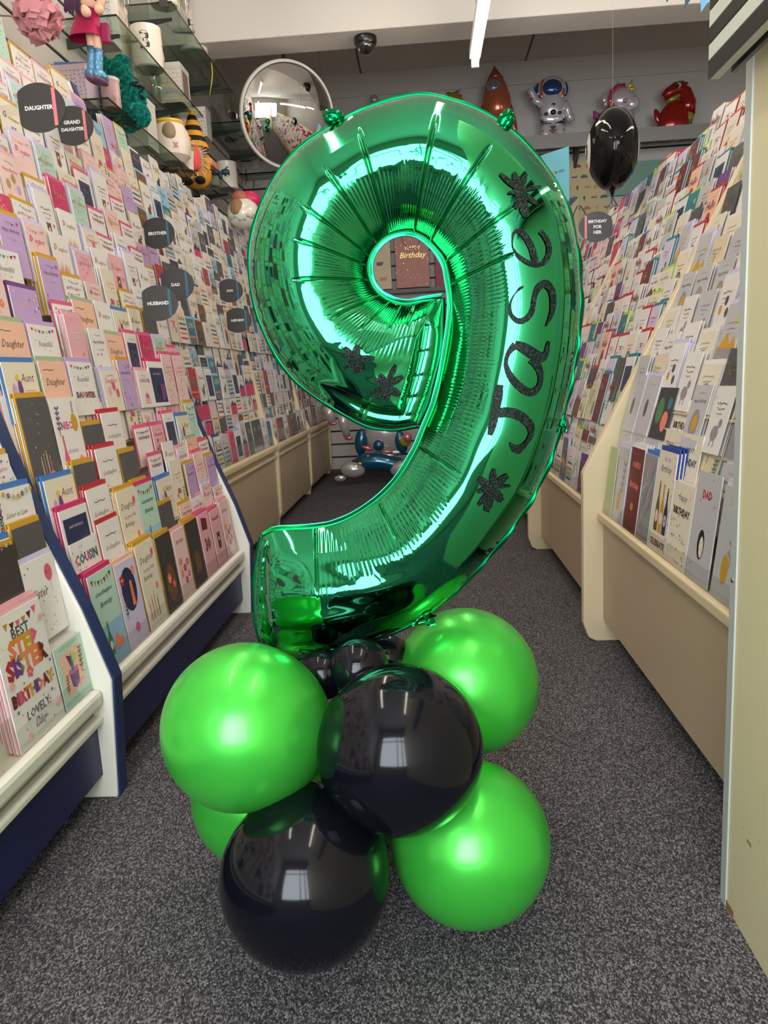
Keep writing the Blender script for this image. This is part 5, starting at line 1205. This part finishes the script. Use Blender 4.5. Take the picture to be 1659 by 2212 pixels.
def sheep():
    c0 = at(525, 455, 4.72); z = Z7; c = Vector((c0.x, 4.72, z+.098)); t = thing('sheep_ornament', 'round white spotted sheep with a pink hood on the lowest glass shelf', 'ornament', (c.x, c.y, z))
    m = M(); m.ell(c, (.098, .09, .092)); part('body', m, CERAM, t, True)
    m = M(); m.ell(c+Vector((-.02, -.07, .02)), (.042, .026, .05)); part('face', m, cmat(150, 112, 74), t, True)
    m = M(); m.ell(c+Vector((.035, .02, .075)), (.07, .06, .055)); part('hood', m, cmat(208, 36, 88, .4), t, True)
    m = M(); m.ell(c+Vector((-.01, -.02, .085)), (.05, .045, .04)); part('ear_tuft', m, cmat(170, 96, 80), t, True)
    for i in range(12):
        a = i*.55; d = Vector((math.cos(a)*.9, -.8, -.5+.1*(i % 3))).normalized(); m = M(); m.ell(c+Vector((d.x*.096, d.y*.088, d.z*.09)), .011, None, 8, 6); part('spot', m, cmat(176, 176, 168), t, True)
sheep()
m = M(); c = at(476, 372, 4.9)
bo = thing('bow_ornament', 'dark teal bow with two cream sticks behind mug six', 'ornament', (c.x, c.y, Z5))
for sx in (-1, 1):
    m = M(); m.ell(c+Vector((sx*.03, 0, 0)), (.03, .014, .018)); part('loop', m, cmat(20, 66, 74), bo, True)
    m = M(); m.tube([c+Vector((sx*.01, 0, 0)), c+Vector((sx*.035, 0, .035))], .004, 6); part('stick', m, CERAM, bo)
m = M(); m.tube([c, Vector((c.x, c.y, Z5))], .012, 8); part('stand', m, cmat(20, 66, 74), bo)
m = M(); a = at(453, 205, 4.9); m.tube([Vector((at(459, 160, 4.9).x, 4.9, Z3)), at(459, 160, 4.9), at(457, 180, 4.9), a], [.004, .004, .004, .002], 6)
tag(part('hanging_ribbon', m, cmat(214, 196, 60), None, True), 'yellow curling ribbon hanging from the highest shelf', 'ribbon')
# photo frame stand
m = M(); c = at(478, 240, 6.0); ps = thing('easel_frame', 'black easel back picture frame on the mirror-side shelf', 'frame', (-1.33, 6.0, Z4))
b = Vector((-1.33, 6.0, Z4)); m.box(-.10, .10, -.008, 0, 0, .24, Matrix.Translation(b) @ Matrix.Rotation(.9, 4, 'Z') @ Matrix.Rotation(-.25, 4, 'X')); part('panel', m, mat('silvered', srgb(200, 200, 196), .2, .6), ps)
m = M(); m.prism([(0, 0), (.10, 0), (.02, .2)], -.03, .03, 'x', Matrix.Translation(b+Vector((-.01, .01, 0))) @ Matrix.Rotation(.9, 4, 'Z')); part('strut', m, BLACKP, ps)

# ------------------------------------------------------------------ convex mirror, dome camera, ceiling rose
mc = at(622, 250, 4.95); mn = Vector((.46, -.85, -.26)).normalized()
mr = thing('convex_mirror', 'round convex security mirror hung by the ceiling beam', 'mirror', mc)
q = Matrix.Translation(mc) @ mn.to_track_quat('Z', 'Y').to_matrix().to_4x4(); r = .292; R0 = .55; n = 16
pr2 = [(r*k/n, math.sqrt(R0*R0-(r*k/n)**2)-math.sqrt(R0*R0-r*r)) for k in range(n+1)]
m = M(); m.lathe(pr2, (0, 0, 0), 64, q); part('mirror_face', m, mat('mirror', (.80, .80, .78), .015, 1), mr, True)
m = M(); m.lathe([(r-.006, .012), (r+.008, .010), (r+.012, -.006), (r-.004, -.014), (0, -.014)], (0, 0, 0), 64, q); part('rim', m, cmat(200, 196, 188), mr, 'auto')
m = M(); m.tube([mc-mn*.014, mc+Vector((-.05, .25, .10)), Vector((mc.x-.05, 5.3, ZC))], .012, 8); part('bracket', m, STEEL, mr)
dc = at(790, 99, 4.80); dc.z = 2.80
dm = thing('dome_camera', 'black dome security camera under the ceiling beam', 'camera', dc)
m = M(); m.lathe([(0, 0), (.066, 0), (.066, -.03), (.06, -.042), (.05, -.042)], dc, 32); part('base', m, BLACKP, dm, 'auto')
m = M(); m.lathe([(.055*math.cos(a), -.04-.055*math.sin(a)) for a in [math.pi/2*k/10 for k in range(11)]], dc, 32); part('dome', m, mat('smoked_dome', (.012, .012, .012), .05, 0, 1), dm, True)
m = M(); m.ell(dc+Vector((0, -.02, -.03)), .02); part('lens', m, STEEL, dm, True)
rc_ = onz = at(725, 128, 5.6); rc_.z = ZC; cr_ = thing('ceiling_rose', 'small ceiling rose with a thin pull cord beyond the beam', 'fitting', rc_)
m = M(); m.lathe([(0, 0), (.06, 0), (.05, -.02), (0, -.03)], rc_, 20); part('rose', m, PLASTER, cr_, 'auto')
m = M(); m.tube([rc_+Vector((0, 0, -.02)), rc_+Vector((0, 0, -.16))], .003, 6); part('cord', m, cmat(120, 110, 100), cr_)

# ------------------------------------------------------------------ foil balloons on the high shelf of the back wall
ZS = 2.665; YS = 6.62
t = thing('wall_shelf', 'long grey shelf high on the back wall carrying foil balloons', 'shelf', (.9, YS, ZS)); m = M(); m.box(-1.1, 3.2, YS-.16, YB-.013, ZS-.02, ZS); part('board', m, cmat(128, 122, 118), t, bevel=.003)
m = M(); m.box(-1.1, 3.2, YS-.165, YS-.155, ZS-.10, ZS+.004); part('front_strip', m, cmat(150, 146, 142, .3), t)
for xx in (-.6, .5, 1.34, 2.6): m = M(); m.prism([(YB-.013, ZS-.02), (YS-.1, ZS-.02), (YB-.013, ZS-.2)], xx-.01, xx+.01, 'x'); part('bracket', m, cmat(70, 66, 64), t)
def Q(u, v, Y=YS): return at(u, v, Y)
PXM = YS/FPX
def blobs(root, specs):
    for nm, col, items in specs:
        m = M()
        for it in items:
            if it[0] == 'e': _, u, v, ru, rv, *k = it; m.ell(Q(u, v, YS-(k[1] if len(k) > 1 else 0)), (ru*PXM, min(ru, rv)*PXM*(.62 if max(ru, rv) > 7 else .9), rv*PXM), Matrix.Rotation(k[0] if k else 0, 4, 'Y'), 18, 12)
            else: _, pts, rad = it; m.tube([Q(*p) for p in pts], [q*PXM for q in rad], 12)
        part(nm, m, mat('foil_%s_%d_%d_%d' % ((nm,)+col), srgb(*col), .2, .35, .5, .08), root, True)
t = thing('foil_balloon', 'foil balloon shaped like an astronaut waving one arm', 'balloon', Q(1190, 308), 'foil balloons on the high shelf')
W_, BL, OR_, NV_ = (206, 202, 204), (42, 74, 124), (190, 92, 62), (34, 40, 70)
blobs(t, [('torso', W_, [('e', 1193, 228, 25, 34), ('e', 1194, 254, 25, 16)]), ('helmet', W_, [('e', 1192, 193, 29, 24)]), ('visor', BL, [('e', 1193, 190, 20, 16, 0, .035)]),
          ('helmet_trim', OR_, [('e', 1172, 192, 5, 18, .1, .03), ('e', 1214, 192, 5, 18, -.1, .03)]), ('ear_pad', BL, [('e', 1163, 196, 8, 13), ('e', 1221, 192, 6, 13)]),
          ('raised_arm', W_, [('t', [(1170, 228), (1158, 218), (1148, 200), (1144, 192)], [9, 8, 7, 9])]), ('lowered_arm', W_, [('t', [(1216, 222), (1226, 238), (1230, 252), (1234, 262)], [9, 9, 7, 8])]),
          ('cuff', OR_, [('e', 1153, 214, 7, 4, .7, .01), ('e', 1230, 246, 8, 4, .2, .01)]), ('arm_band', BL, [('e', 1162, 228, 8, 4, .8, .01), ('e', 1223, 230, 9, 4, .3, .01)]),
          ('leg', W_, [('e', 1180, 286, 11, 17)]), ('leg', W_, [('e', 1209, 286, 11, 17)]), ('leg_band', OR_, [('e', 1181, 283, 10, 3, 0, .018), ('e', 1181, 293, 10, 3.5, 0, .018), ('e', 1209, 281, 10, 3, 0, .018), ('e', 1209, 290, 10, 3.5, 0, .018)]),
          ('belt', NV_, [('e', 1194, 259, 25, 4, 0, .015), ('e', 1194, 264, 24, 3, 0, .02)]), ('chest_pack', NV_, [('e', 1195, 226, 7, 4, 0, .05), ('e', 1195, 242, 6, 5, 0, .055), ('e', 1180, 246, 4, 3, 0, .05), ('e', 1209, 243, 4, 3, 0, .05)]),
          ('moon_base', (70, 62, 64), [('e', 1197, 306, 36, 7, 0, .02)])])
t = thing('foil_balloon', 'foil balloon shaped like an orange rocket', 'balloon', Q(1070, 305), 'foil balloons on the high shelf')
RO = (176, 92, 62)
blobs(t, [('hull', RO, [('t', [(1068, 146), (1069, 160), (1070, 185), (1072, 215), (1074, 245), (1074, 262)], [2, 10, 22, 29, 28, 20])]), ('nose_cone', (150, 66, 56), [('t', [(1068, 143), (1069, 158), (1070, 172)], [1, 9, 17])]),
          ('porthole_ring', (150, 130, 124), [('e', 1067, 187, 15, 14, 0, .07)]), ('porthole', (110, 128, 140), [('e', 1067, 187, 11, 10, 0, .085)]), ('fin', (150, 66, 56), [('e', 1044, 250, 9, 34, .25)]), ('fin', (150, 66, 56), [('e', 1104, 250, 8, 36, -.25)]), ('nozzle', (120, 112, 110), [('e', 1074, 285, 14, 22)])])
t = thing('foil_balloon', 'foil balloon shaped like a sleepy white unicorn with rainbow mane', 'balloon', Q(1350, 305), 'foil balloons on the high shelf')
blobs(t, [('head', (210, 200, 204), [('e', 1346, 213, 24, 20, .2), ('e', 1366, 222, 14, 14)]), ('body', (206, 196, 202), [('e', 1338, 258, 28, 26)]), ('mane', (186, 70, 110), [('t', [(1350, 185), (1334, 188), (1322, 200), (1320, 216), (1312, 228)], [5, 6, 6, 6, 4])]),
          ('mane_stripe', (214, 176, 70), [('t', [(1340, 190), (1328, 200), (1325, 215), (1318, 230)], [3, 3.5, 4, 3])]), ('mane_curl', (86, 100, 150), [('t', [(1332, 200), (1328, 215), (1324, 232)], [4, 4, 4])]), ('horn', (214, 190, 90), [('t', [(1358, 192), (1366, 172)], [5, 1])]),
          ('ear', (200, 160, 170), [('e', 1336, 184, 3, 8, -.2)]), ('forelock', (220, 190, 80), [('e', 1366, 192, 7, 4)]), ('wing', (190, 180, 190), [('e', 1306, 212, 6, 10), ('e', 1308, 224, 5, 6)]), ('tail', (186, 80, 140), [('t', [(1322, 248), (1300, 256), (1286, 250), (1283, 240)], [8, 9, 7, 2])]),
          ('leg', (196, 130, 160), [('e', 1364, 252, 6, 9), ('e', 1316, 280, 8, 12), ('e', 1356, 284, 8, 12)]), ('eyelid', (60, 50, 56), [('t', [(1354, 206), (1361, 210), (1367, 206)], [1, 1.2, 1])]), ('cheek', (206, 140, 150), [('e', 1351, 217, 4, 4, 0, .08)])])
t = thing('foil_balloon', 'foil balloon shaped like a red dinosaur with olive belly', 'balloon', Q(1455, 300), 'foil balloons on the high shelf')
RD, OL = (150, 26, 18), (150, 146, 66)
blobs(t, [('body', RD, [('e', 1456, 262, 32, 38, .25)]), ('neck', RD, [('t', [(1482, 246), (1487, 222), (1480, 200), (1468, 190)], [17, 15, 13, 10])]), ('head', RD, [('t', [(1476, 188), (1460, 192), (1444, 202), (1434, 211)], [12, 13, 11, 8])]), ('jaw', OL, [('t', [(1468, 204), (1452, 214), (1440, 219)], [6, 6, 3])]),
          ('belly', OL, [('t', [(1480, 205), (1480, 225), (1484, 250), (1478, 275)], [7, 10, 14, 12])]), ('arm', RD, [('e', 1420, 252, 6, 15, -.3)]), ('foot', (130, 70, 40), [('e', 1440, 292, 28, 7)]), ('tail_tip', RD, [('e', 1418, 284, 8, 9)]),
          ('eye', (220, 214, 190), [('e', 1466, 184, 5, 5, 0, .05)]), ('pupil', (20, 18, 18), [('e', 1464, 185, 3, 3.5, 0, .068)]), ('ridge', (110, 18, 14), [('e', 1482+8*math.sin(i*.5), 180+9*i, 4, 3) for i in range(7)])])
t = thing('foil_balloon', 'tip of a pale pink foil balloon just over the top of the nine', 'balloon', Q(812, 305), 'foil balloons on the high shelf')
blobs(t, [('ear', (186, 160, 168), [('e', 808, 214, 9, 8, .3), ('e', 818, 220, 6, 4)]), ('body', (196, 186, 190), [('e', 815, 272, 30, 48)])])
t = thing('foil_balloon', 'tip of a green and orange foil balloon behind the crown of the nine', 'balloon', Q(985, 305), 'foil balloons on the high shelf')
blobs(t, [('leaf', (96, 118, 66), [('e', 972, 203, 8, 3, .3), ('e', 985, 200, 8, 3, -.4), ('e', 992, 206, 6, 2.5, .2)]), ('body', (190, 130, 60), [('e', 982, 262, 26, 54)])])
# the black eight-ball shaped foil balloon hanging over the sloping racks
c = at(1323, 323, 3.62); t = thing('foil_balloon', 'glossy black foil ball balloon seen edge-on, hanging above the sloping racks', 'balloon', c)
BF = mat('black_foil', (.004, .004, .004), .08, 0, spec=.25); m = M(); n = 64; prof = []
T = Matrix.Translation(c) @ Matrix.Rotation(math.radians(82), 4, 'Z') @ Matrix.Rotation(math.pi/2, 4, 'X')
pr_ = [(.170*math.sin(a), .110*math.cos(a)) for a in [math.pi*k/30 for k in range(31)]]
m.lathe(pr_, (0, 0, 0), 72, T)
rr = random.Random(1); cc = Vector(c)
m.v = [tuple(Vector(p)+(Vector(p)-cc).normalized()*.0016*math.sin(38*math.atan2(p[2]-cc.z, p[1]-cc.y))) for p in m.v]
part('skin', m, BF, t, True)
for sg in (-1, 1):
    for nm, r0, zz, ma in (('white_disc', .078, .104, cmat(206, 204, 196, .25)), ('numeral_ring', .05, .108, BF), ('ring_centre', .036, .110, cmat(200, 198, 180, .25))):
        m = M(); m.lathe([(0, sg*(zz+.008)), (r0*.5, sg*(zz+.006)), (r0, sg*(zz-.004))], (0, 0, 0), 32, T); part(nm, m, ma, t, True)
m = M(); q0 = c+Vector((0, 0, -.168)); m.tube([q0, q0+Vector((.0, 0, -.03))], [.014, .004], 8); [m.tube([q0+Vector((0, 0, -.03)), q0+Vector((.03*math.sin(i*2), .01, -.06-.012*i))], .0018, 5) for i in range(3)]
part('neck', m, BF, t); m = M(); m.tube([c+Vector((0, 0, .165)), Vector((c.x, c.y, ZC))], .0003, 4); part('thread', m, cmat(170, 166, 160), t)

# ------------------------------------------------------------------ things against the back wall
YW = YB-.02
def giftbag(u0, u1, vt, vb, ma, label, lines, fg, dots=None, extra=None):
    a, b = at(u0, vt, YW-.12), at(u1, vb, YW-.12); cxm = (a.x+b.x)/2; t = thing('gift_bag', label, 'gift bag', (cxm, YW-.07, b.z), 'gift bags on the back wall')
    x0, x1, z0, z1 = a.x, b.x, b.z, a.z; m = M(); m.box(x0, x1, YW-.12, YW-.02, z0, z1); part('bag', m, ma, t, bevel=.003)
    m = M(); w = x1-x0; m.tube([(cxm+w*.28*math.cos(math.pi+math.pi*i/12), YW-.124-.004, z1-.04+w*.38*math.sin(math.pi+math.pi*i/12)) for i in range(13)], .0028, 6); part('handle', m, cmat(110, 74, 66), t)
    if lines:
        m = M()
        for s, dz, wd, sh in lines: put_text(m, s, basis((cxm+w*.03, YW-.1215, z1-(z1-z0)*dz), (1, 0, 0), (0, 0, 1), (0, -1, 0)), w*wd, sh, 2, .012)
        part('lettering', m, fg, t)
    if dots:
        m = M(); rr = random.Random(12)
        for i in range(70):
            x, z = x0+w*rr.random(), z0+(z1-z0)*rr.random(); q = .0018+.0035*rr.random()**2
            if .28 < (z1-z)/(z1-z0) < .52 and abs(x-cxm) < w*.4: continue
            m.poly([(x-q, -.1212+YW, z), (x, YW-.1212, z-q*1.2), (x+q, YW-.1212, z), (x+q*.5, YW-.1212, z+q*.8), (x, YW-.1212, z+q*.3), (x-q*.5, YW-.1212, z+q*.8)])
        part('gold_hearts', m, dots, t)
    if extra: extra(t, x0, x1, z0, z1)
GOLDF = mat('gold_foil', srgb(240, 206, 120), .3, .3)
giftbag(851, 929, 500, 619, cmat(178, 116, 104), 'dusty rose gift bag lettered happy birthday, seen through the hole of the nine', [('HAPPY', .30, .46, 0), ('Birthday', .44, .80, .3)], GOLDF, GOLDF)
def fox(t, x0, x1, z0, z1):
    for dx, dz, k in ((.45, .1, (186, 120, 66)), (.75, .15, (196, 130, 70)), (.66, .42, (90, 78, 66))):
        m = M(); x = x0+(x1-x0)*dx; z = z0+(z1-z0)*dz; m.poly([(x-.03, YW-.1214, z), (x+.02, YW-.1214, z), (x+.03, YW-.1214, z+.035), (x+.01, YW-.1214, z+.028), (x-.03, YW-.1214, z+.03)]); part('animal_print', m, cmat(*k), t)
giftbag(772, 847, 505, 624, cmat(206, 188, 150), 'cream gift bag with woodland animals, beside the rose one', None, None, extra=fox)
giftbag(937, 1015, 500, 622, cmat(150, 34, 52), 'crimson gift bag with gold lettering, partly behind the rim of the nine', [('Celebrate', .35, .8, .3)], GOLDF)
m = M(); a = at(700, 641, YW-.1); m.box(a.x, 1.2, YW-.15, YB-.013, a.z-.01, a.z+.02); tag(part('display_ledge', m, cmat(96, 88, 84)), 'dark display ledge below the gift bags on the back wall', 'shelf')
# sheet of wrapping paper with cars and animals
def wrap():
    a, b = at(1212, 350, YW-.03), at(1318, 480, YW-.03); y = YW-.03; t = thing('wrapping_paper', 'cream wrapping paper sheet printed with cars and animals on the back wall', 'paper', ((a.x+b.x)/2, y, b.z)); rr = random.Random(9)
    m = M(); m.box(a.x, b.x, y, y+.006, b.z, a.z); part('sheet', m, cmat(196, 182, 136), t)
    cols = [(150, 46, 34), (196, 106, 60), (92, 74, 106), (200, 150, 60), (70, 96, 66), (120, 64, 40)]
    ms = {k: M() for k in cols}
    w, h = b.x-a.x, a.z-b.z
    for j in range(6):
        for i in range(5):
            x = a.x+w*(i+.5+.3*(j % 2)-.15)/5; z = b.z+h*(j+.5)/6; k = cols[(i*2+j*3) % 6]; m = ms[k]; yy = y-.001; s = w*.075
            if (i+j) % 3 == 0: m.poly([(x-s, yy, z-s*.35), (x+s, yy, z-s*.35), (x+s, yy, z), (x+s*.4, yy, z+s*.45), (x-s*.4, yy, z+s*.45), (x-s, yy, z)]); ms[cols[5]].poly([(x-s*.5+s*.2*math.cos(q), yy-.001, z-s*.4+s*.2*math.sin(q)) for q in range(6)])
            elif (i+j) % 3 == 1: m.poly([(x+s*.35*math.cos(q*.785), yy, z+s*.5*math.sin(q*.785)) for q in range(8)]); m.poly([(x-s*.1, yy, z-s*.9), (x+s*.1, yy, z-s*.9), (x+s*.1, yy, z-s*.4), (x-s*.1, yy, z-s*.4)])
            else: m.poly([(x-s*.8, yy, z-s*.2), (x+s*.6, yy, z-s*.3), (x+s*.9, yy, z+s*.4), (x+s*.3, yy, z+s*.1), (x-s*.7, yy, z+s*.2)])
    for k, m in ms.items(): part('printed_motif', m, cmat(*k), t)
wrap()
# large blue greeting card, mint panel, bunch of posters on wire hooks
a = at(1198, 385, 5.05); t = thing('giant_card', 'large sky blue greeting card standing behind the rim of the nine', 'card', (a.x, a.y, a.z-.17))
T = Matrix.Translation(a) @ Matrix.Rotation(-.85, 4, 'Z'); m = M(); m.box(-.11, .11, 0, .004, -.155, .16, T); part('front', m, cmat(120, 196, 214), t)
m = M(); put_text(m, 'FOR YOU', T @ basis((.03, -.002, .03), (1, 0, 0), (0, 0, 1), (0, -1, 0)), .10, 0, 2, .01); part('lettering', m, cmat(60, 60, 100), t)
m = M(); m.prism([(-.06, -.10), (.0, -.12), (.01, .02), (-.03, .06), (-.07, .03)], -.002, -.0005, 'y', T); part('picture', m, cmat(214, 190, 130), t)
m = M(); m.tube([T @ Vector((0, .01, -.155)), T @ Vector((0, .10, -.45))], .004, 6); part('stand', m, STEEL, t)
a = at(1375, 365, YW-.03); m = M(); m.box(a.x-.25, a.x+.25, YW-.04, YW-.02, a.z-.2, a.z+.06); tag(part('mint_panel', m, cmat(120, 156, 140)), 'mint green panel on the back wall behind the black ball balloon', 'panel')
t = thing('poster_sleeve', 'navy and sand poster in a clear sleeve hung behind the rim of the nine', 'poster', at(1222, 520, 5.6)); a = at(1222, 480, 5.6)
m = M(); m.box(a.x-.10, a.x+.09, a.y, a.y+.008, a.z-.28, a.z+.16); part('sheet', m, cmat(206, 190, 160), t)
m = M(); m.prism([(a.x-.10, a.z+.16), (a.x-.10, a.z+.02), (a.x+.03, a.z+.10), (a.x+.09, a.z+.16)], a.y-.001, a.y, 'y'); part('picture', m, cmat(44, 60, 92), t)
m = M(); put_text(m, 'KING', basis((a.x-.02, a.y-.002, a.z-.05), (1, 0, 0), (0, 0, 1), (0, -1, 0)), .12, 0, 2, .02); part('lettering', m, cmat(40, 44, 60), t)
m = M(); m.box(a.x-.11, a.x+.10, a.y-.012, a.y-.011, a.z-.29, a.z+.17); part('sleeve', m, M_PLASTIC, t)
m = M(); b = at(1255, 452, 5.4); m.tube([b+Vector((-.05, 0, -.13)), b+Vector((-.05, 0, -.03)), b+Vector((-.025, 0, .02)), b+Vector((.0, 0, .02)), b+Vector((.03, 0, -.03)), b+Vector((.03, 0, -.10))], .0035, 6); part('wire_hook', m, BLACKP, t)
a = at(1185, 352, YB-.05); m = M(); m.box(a.x-.03, a.x+.06, a.y, YB-.012, a.z-.1, a.z+.02); tag(part('pink_box', m, cmat(206, 130, 150)), 'small pink box on the back wall beside the blue card', 'box')
# wire hooks upper middle-left by the mirror
t = thing('slatwall_hooks', 'bare wire prongs on the back wall under the convex mirror', 'hooks', at(530, 395, 6.75))
for u, v in ((528, 388), (530, 399), (545, 412)):
    a = at(u, v, YB-.02); m = M(); m.tube([a, a+Vector((.05, -.16, 0)), a+Vector((.06, -.19, .03))], .004, 6); part('prong', m, BLACKP, t)
m = M(); a = at(522, 384, 6.75); m.box(a.x, a.x+.9, YB-.22, YB-.013, a.z-.008, a.z); o = part('glass_ledge', m, M_GLASS); tag(o, 'glass ledge on the back wall behind the nine', 'shelf')
m = M(); m.box(a.x, a.x+.9, YB-.223, YB-.219, a.z-.009, a.z+.001); part('polished_edge', m, M_EDGE, o)

# ------------------------------------------------------------------ animal foil balloons on the floor at the back
YR = 6.0; PXM = YR/FPX
def blob2(root, specs, Y=YR):
    for nm, col, items in specs:
        m = M()
        for it in items:
            if it[0] == 'e': _, u, v, ru, rv, *k = it; m.ell(at(u, v, Y-(k[1] if len(k) > 1 else 0)), (ru*PXM, min(ru, rv, 22)*PXM*.7, rv*PXM), Matrix.Rotation(k[0] if k else 0, 4, 'Y'), 22, 14)
            else: _, pts, rad = it; m.tube([at(*p, Y) for p in pts], [q*PXM for q in rad], 14)
        part(nm, m, mat('foil_%s_%d_%d_%d' % ((nm,)+col), srgb(*col), .16, .4, .6, .05), root, True)
t = thing('animal_balloon', 'blue and white foil animal balloon lying on the carpet at the back', 'balloon', at(820, 1035, YR), 'foil animals at the back')
BL2, WH2 = (30, 92, 120), (196, 190, 188)
blob2(t, [('back', BL2, [('t', [(765, 1008), (790, 998), (820, 996), (850, 1004), (880, 1010)], [14, 20, 21, 19, 16])]), ('haunch', WH2, [('e', 762, 1015, 27, 17, .12, .05)]), ('paw', WH2, [('e', 735, 1033, 13, 7, 0, .04)]), ('forequarter', WH2, [('e', 868, 1012, 26, 17, -.2, .05)]), ('top_cloud', WH2, [('e', 818, 985, 34, 5, 0, .02)]), ('star_print', (206, 176, 60), [('e', 777, 1002, 5, 4, 0, .12), ('e', 795, 985, 3, 2, 0, .09)])])
t = thing('animal_balloon', 'upright white and blue foil animal balloon standing behind the lying one', 'balloon', at(830, 985, YR+.15), 'foil animals at the back')
blob2(t, [('body', WH2, [('e', 832, 938, 46, 48)]), ('blue_patch', BL2, [('e', 780, 955, 14, 30, .1, .02)]), ('blue_patch', BL2, [('e', 866, 955, 14, 26, -.2, .03)]), ('underside', BL2, [('e', 818, 962, 12, 12, 0, .06)]), ('foot', (190, 90, 100), [('e', 793, 968, 13, 5, .35, .1), ('e', 836, 976, 13, 4, .1, .1)]), ('tail_cloud', WH2, [('e', 835, 978, 50, 6, 0, .02)]), ('rosette', (204, 180, 60), [('e', 876, 952, 13, 13, 0, .1)]), ('rosette_centre', (206, 120, 130), [('e', 880, 945, 10, 10, 0, .16)])], YR+.15)
t = thing('unicorn_balloon', 'white foil balloon legs with pink hooves hanging by the last cream rack', 'balloon', at(725, 945, 5.9))
PXM = 5.9/FPX
blob2(t, [('leg', WH2, [('t', [(706, 878), (712, 895), (718, 912)], [13, 10, 9])]), ('leg', WH2, [('t', [(738, 885), (742, 915), (750, 942)], [13, 10, 8])]), ('hoof', (196, 100, 112), [('e', 719, 915, 9, 4), ('e', 753, 946, 9, 5)]), ('belly', WH2, [('e', 735, 868, 40, 24)])], 5.9)
m = M(); m.tube([at(735, 850, 5.9), (at(735, 850, 5.9).x, 5.9, ZC)], .001, 4); part('thread', m, cmat(150, 146, 140), t)

# ------------------------------------------------------------------ striped board and pennants by the partition
XP = .392; yE = atx(1530, 172, XP).y
t = thing('striped_banner', 'black and white striped hanging board beside the putty partition', 'banner', (XP+.01, .8, 1.222))
zs = [at(1531, v, yE).z for v in (172, 131, 95, 60, 22, -18, -60, -100)]
m = M(); m.box(XP+.002, XP+.014, .2, yE, zs[0], zs[7]); part('board', m, cmat(200, 200, 186), t)
BKS = mat('black_card', srgb(24, 21, 18), .35, spec=.3)
for k in (0, 2, 4, 6):
    m = M(); m.box(XP-.0005, XP+.002, .2, yE, zs[k], zs[k+1]-.002); part('black_stripe', m, BKS, t)
for k in (1, 3, 5): m = M(); m.box(XP-.0002, XP+.002, .2, yE, zs[k], zs[k+1]-.002); part('white_stripe', m, cmat(206, 210, 196), t)
m = M(); m.box(XP+.018, XP+.024, .2, yE-.03, zs[0]-.004, zs[0]+.02); part('rear_board', m, BLACKP, t)
t = thing('bunting', 'string of dark and blue pennants along the top edge above the striped board', 'bunting', (.6, 1.5, 1.5))
pts = [(1440, 6, 0), (1480, 17, 0), (1514, 27, 1), (1535, 27, 1)]
for u, v, k in pts:
    a = at(u, v, 1.35); m = M(); m.prism([(a.x, a.z), (a.x+.022, a.z+.03), (a.x+.002, a.z+.10), (a.x-.004, a.z+.10)], a.y, a.y+.0008, 'y'); part('pennant', m, cmat(38, 38, 56) if k == 0 else cmat(84, 140, 172), t)
a, b = at(1438, -75, 1.35), at(1560, -60, 1.35); m = M(); m.tube([a, b], .0015, 5); m.tube([a, Vector((a.x, a.y, ZC))], .001, 4); m.tube([b, Vector((b.x, b.y, ZC))], .001, 4); part('cord', m, WHITE, t)
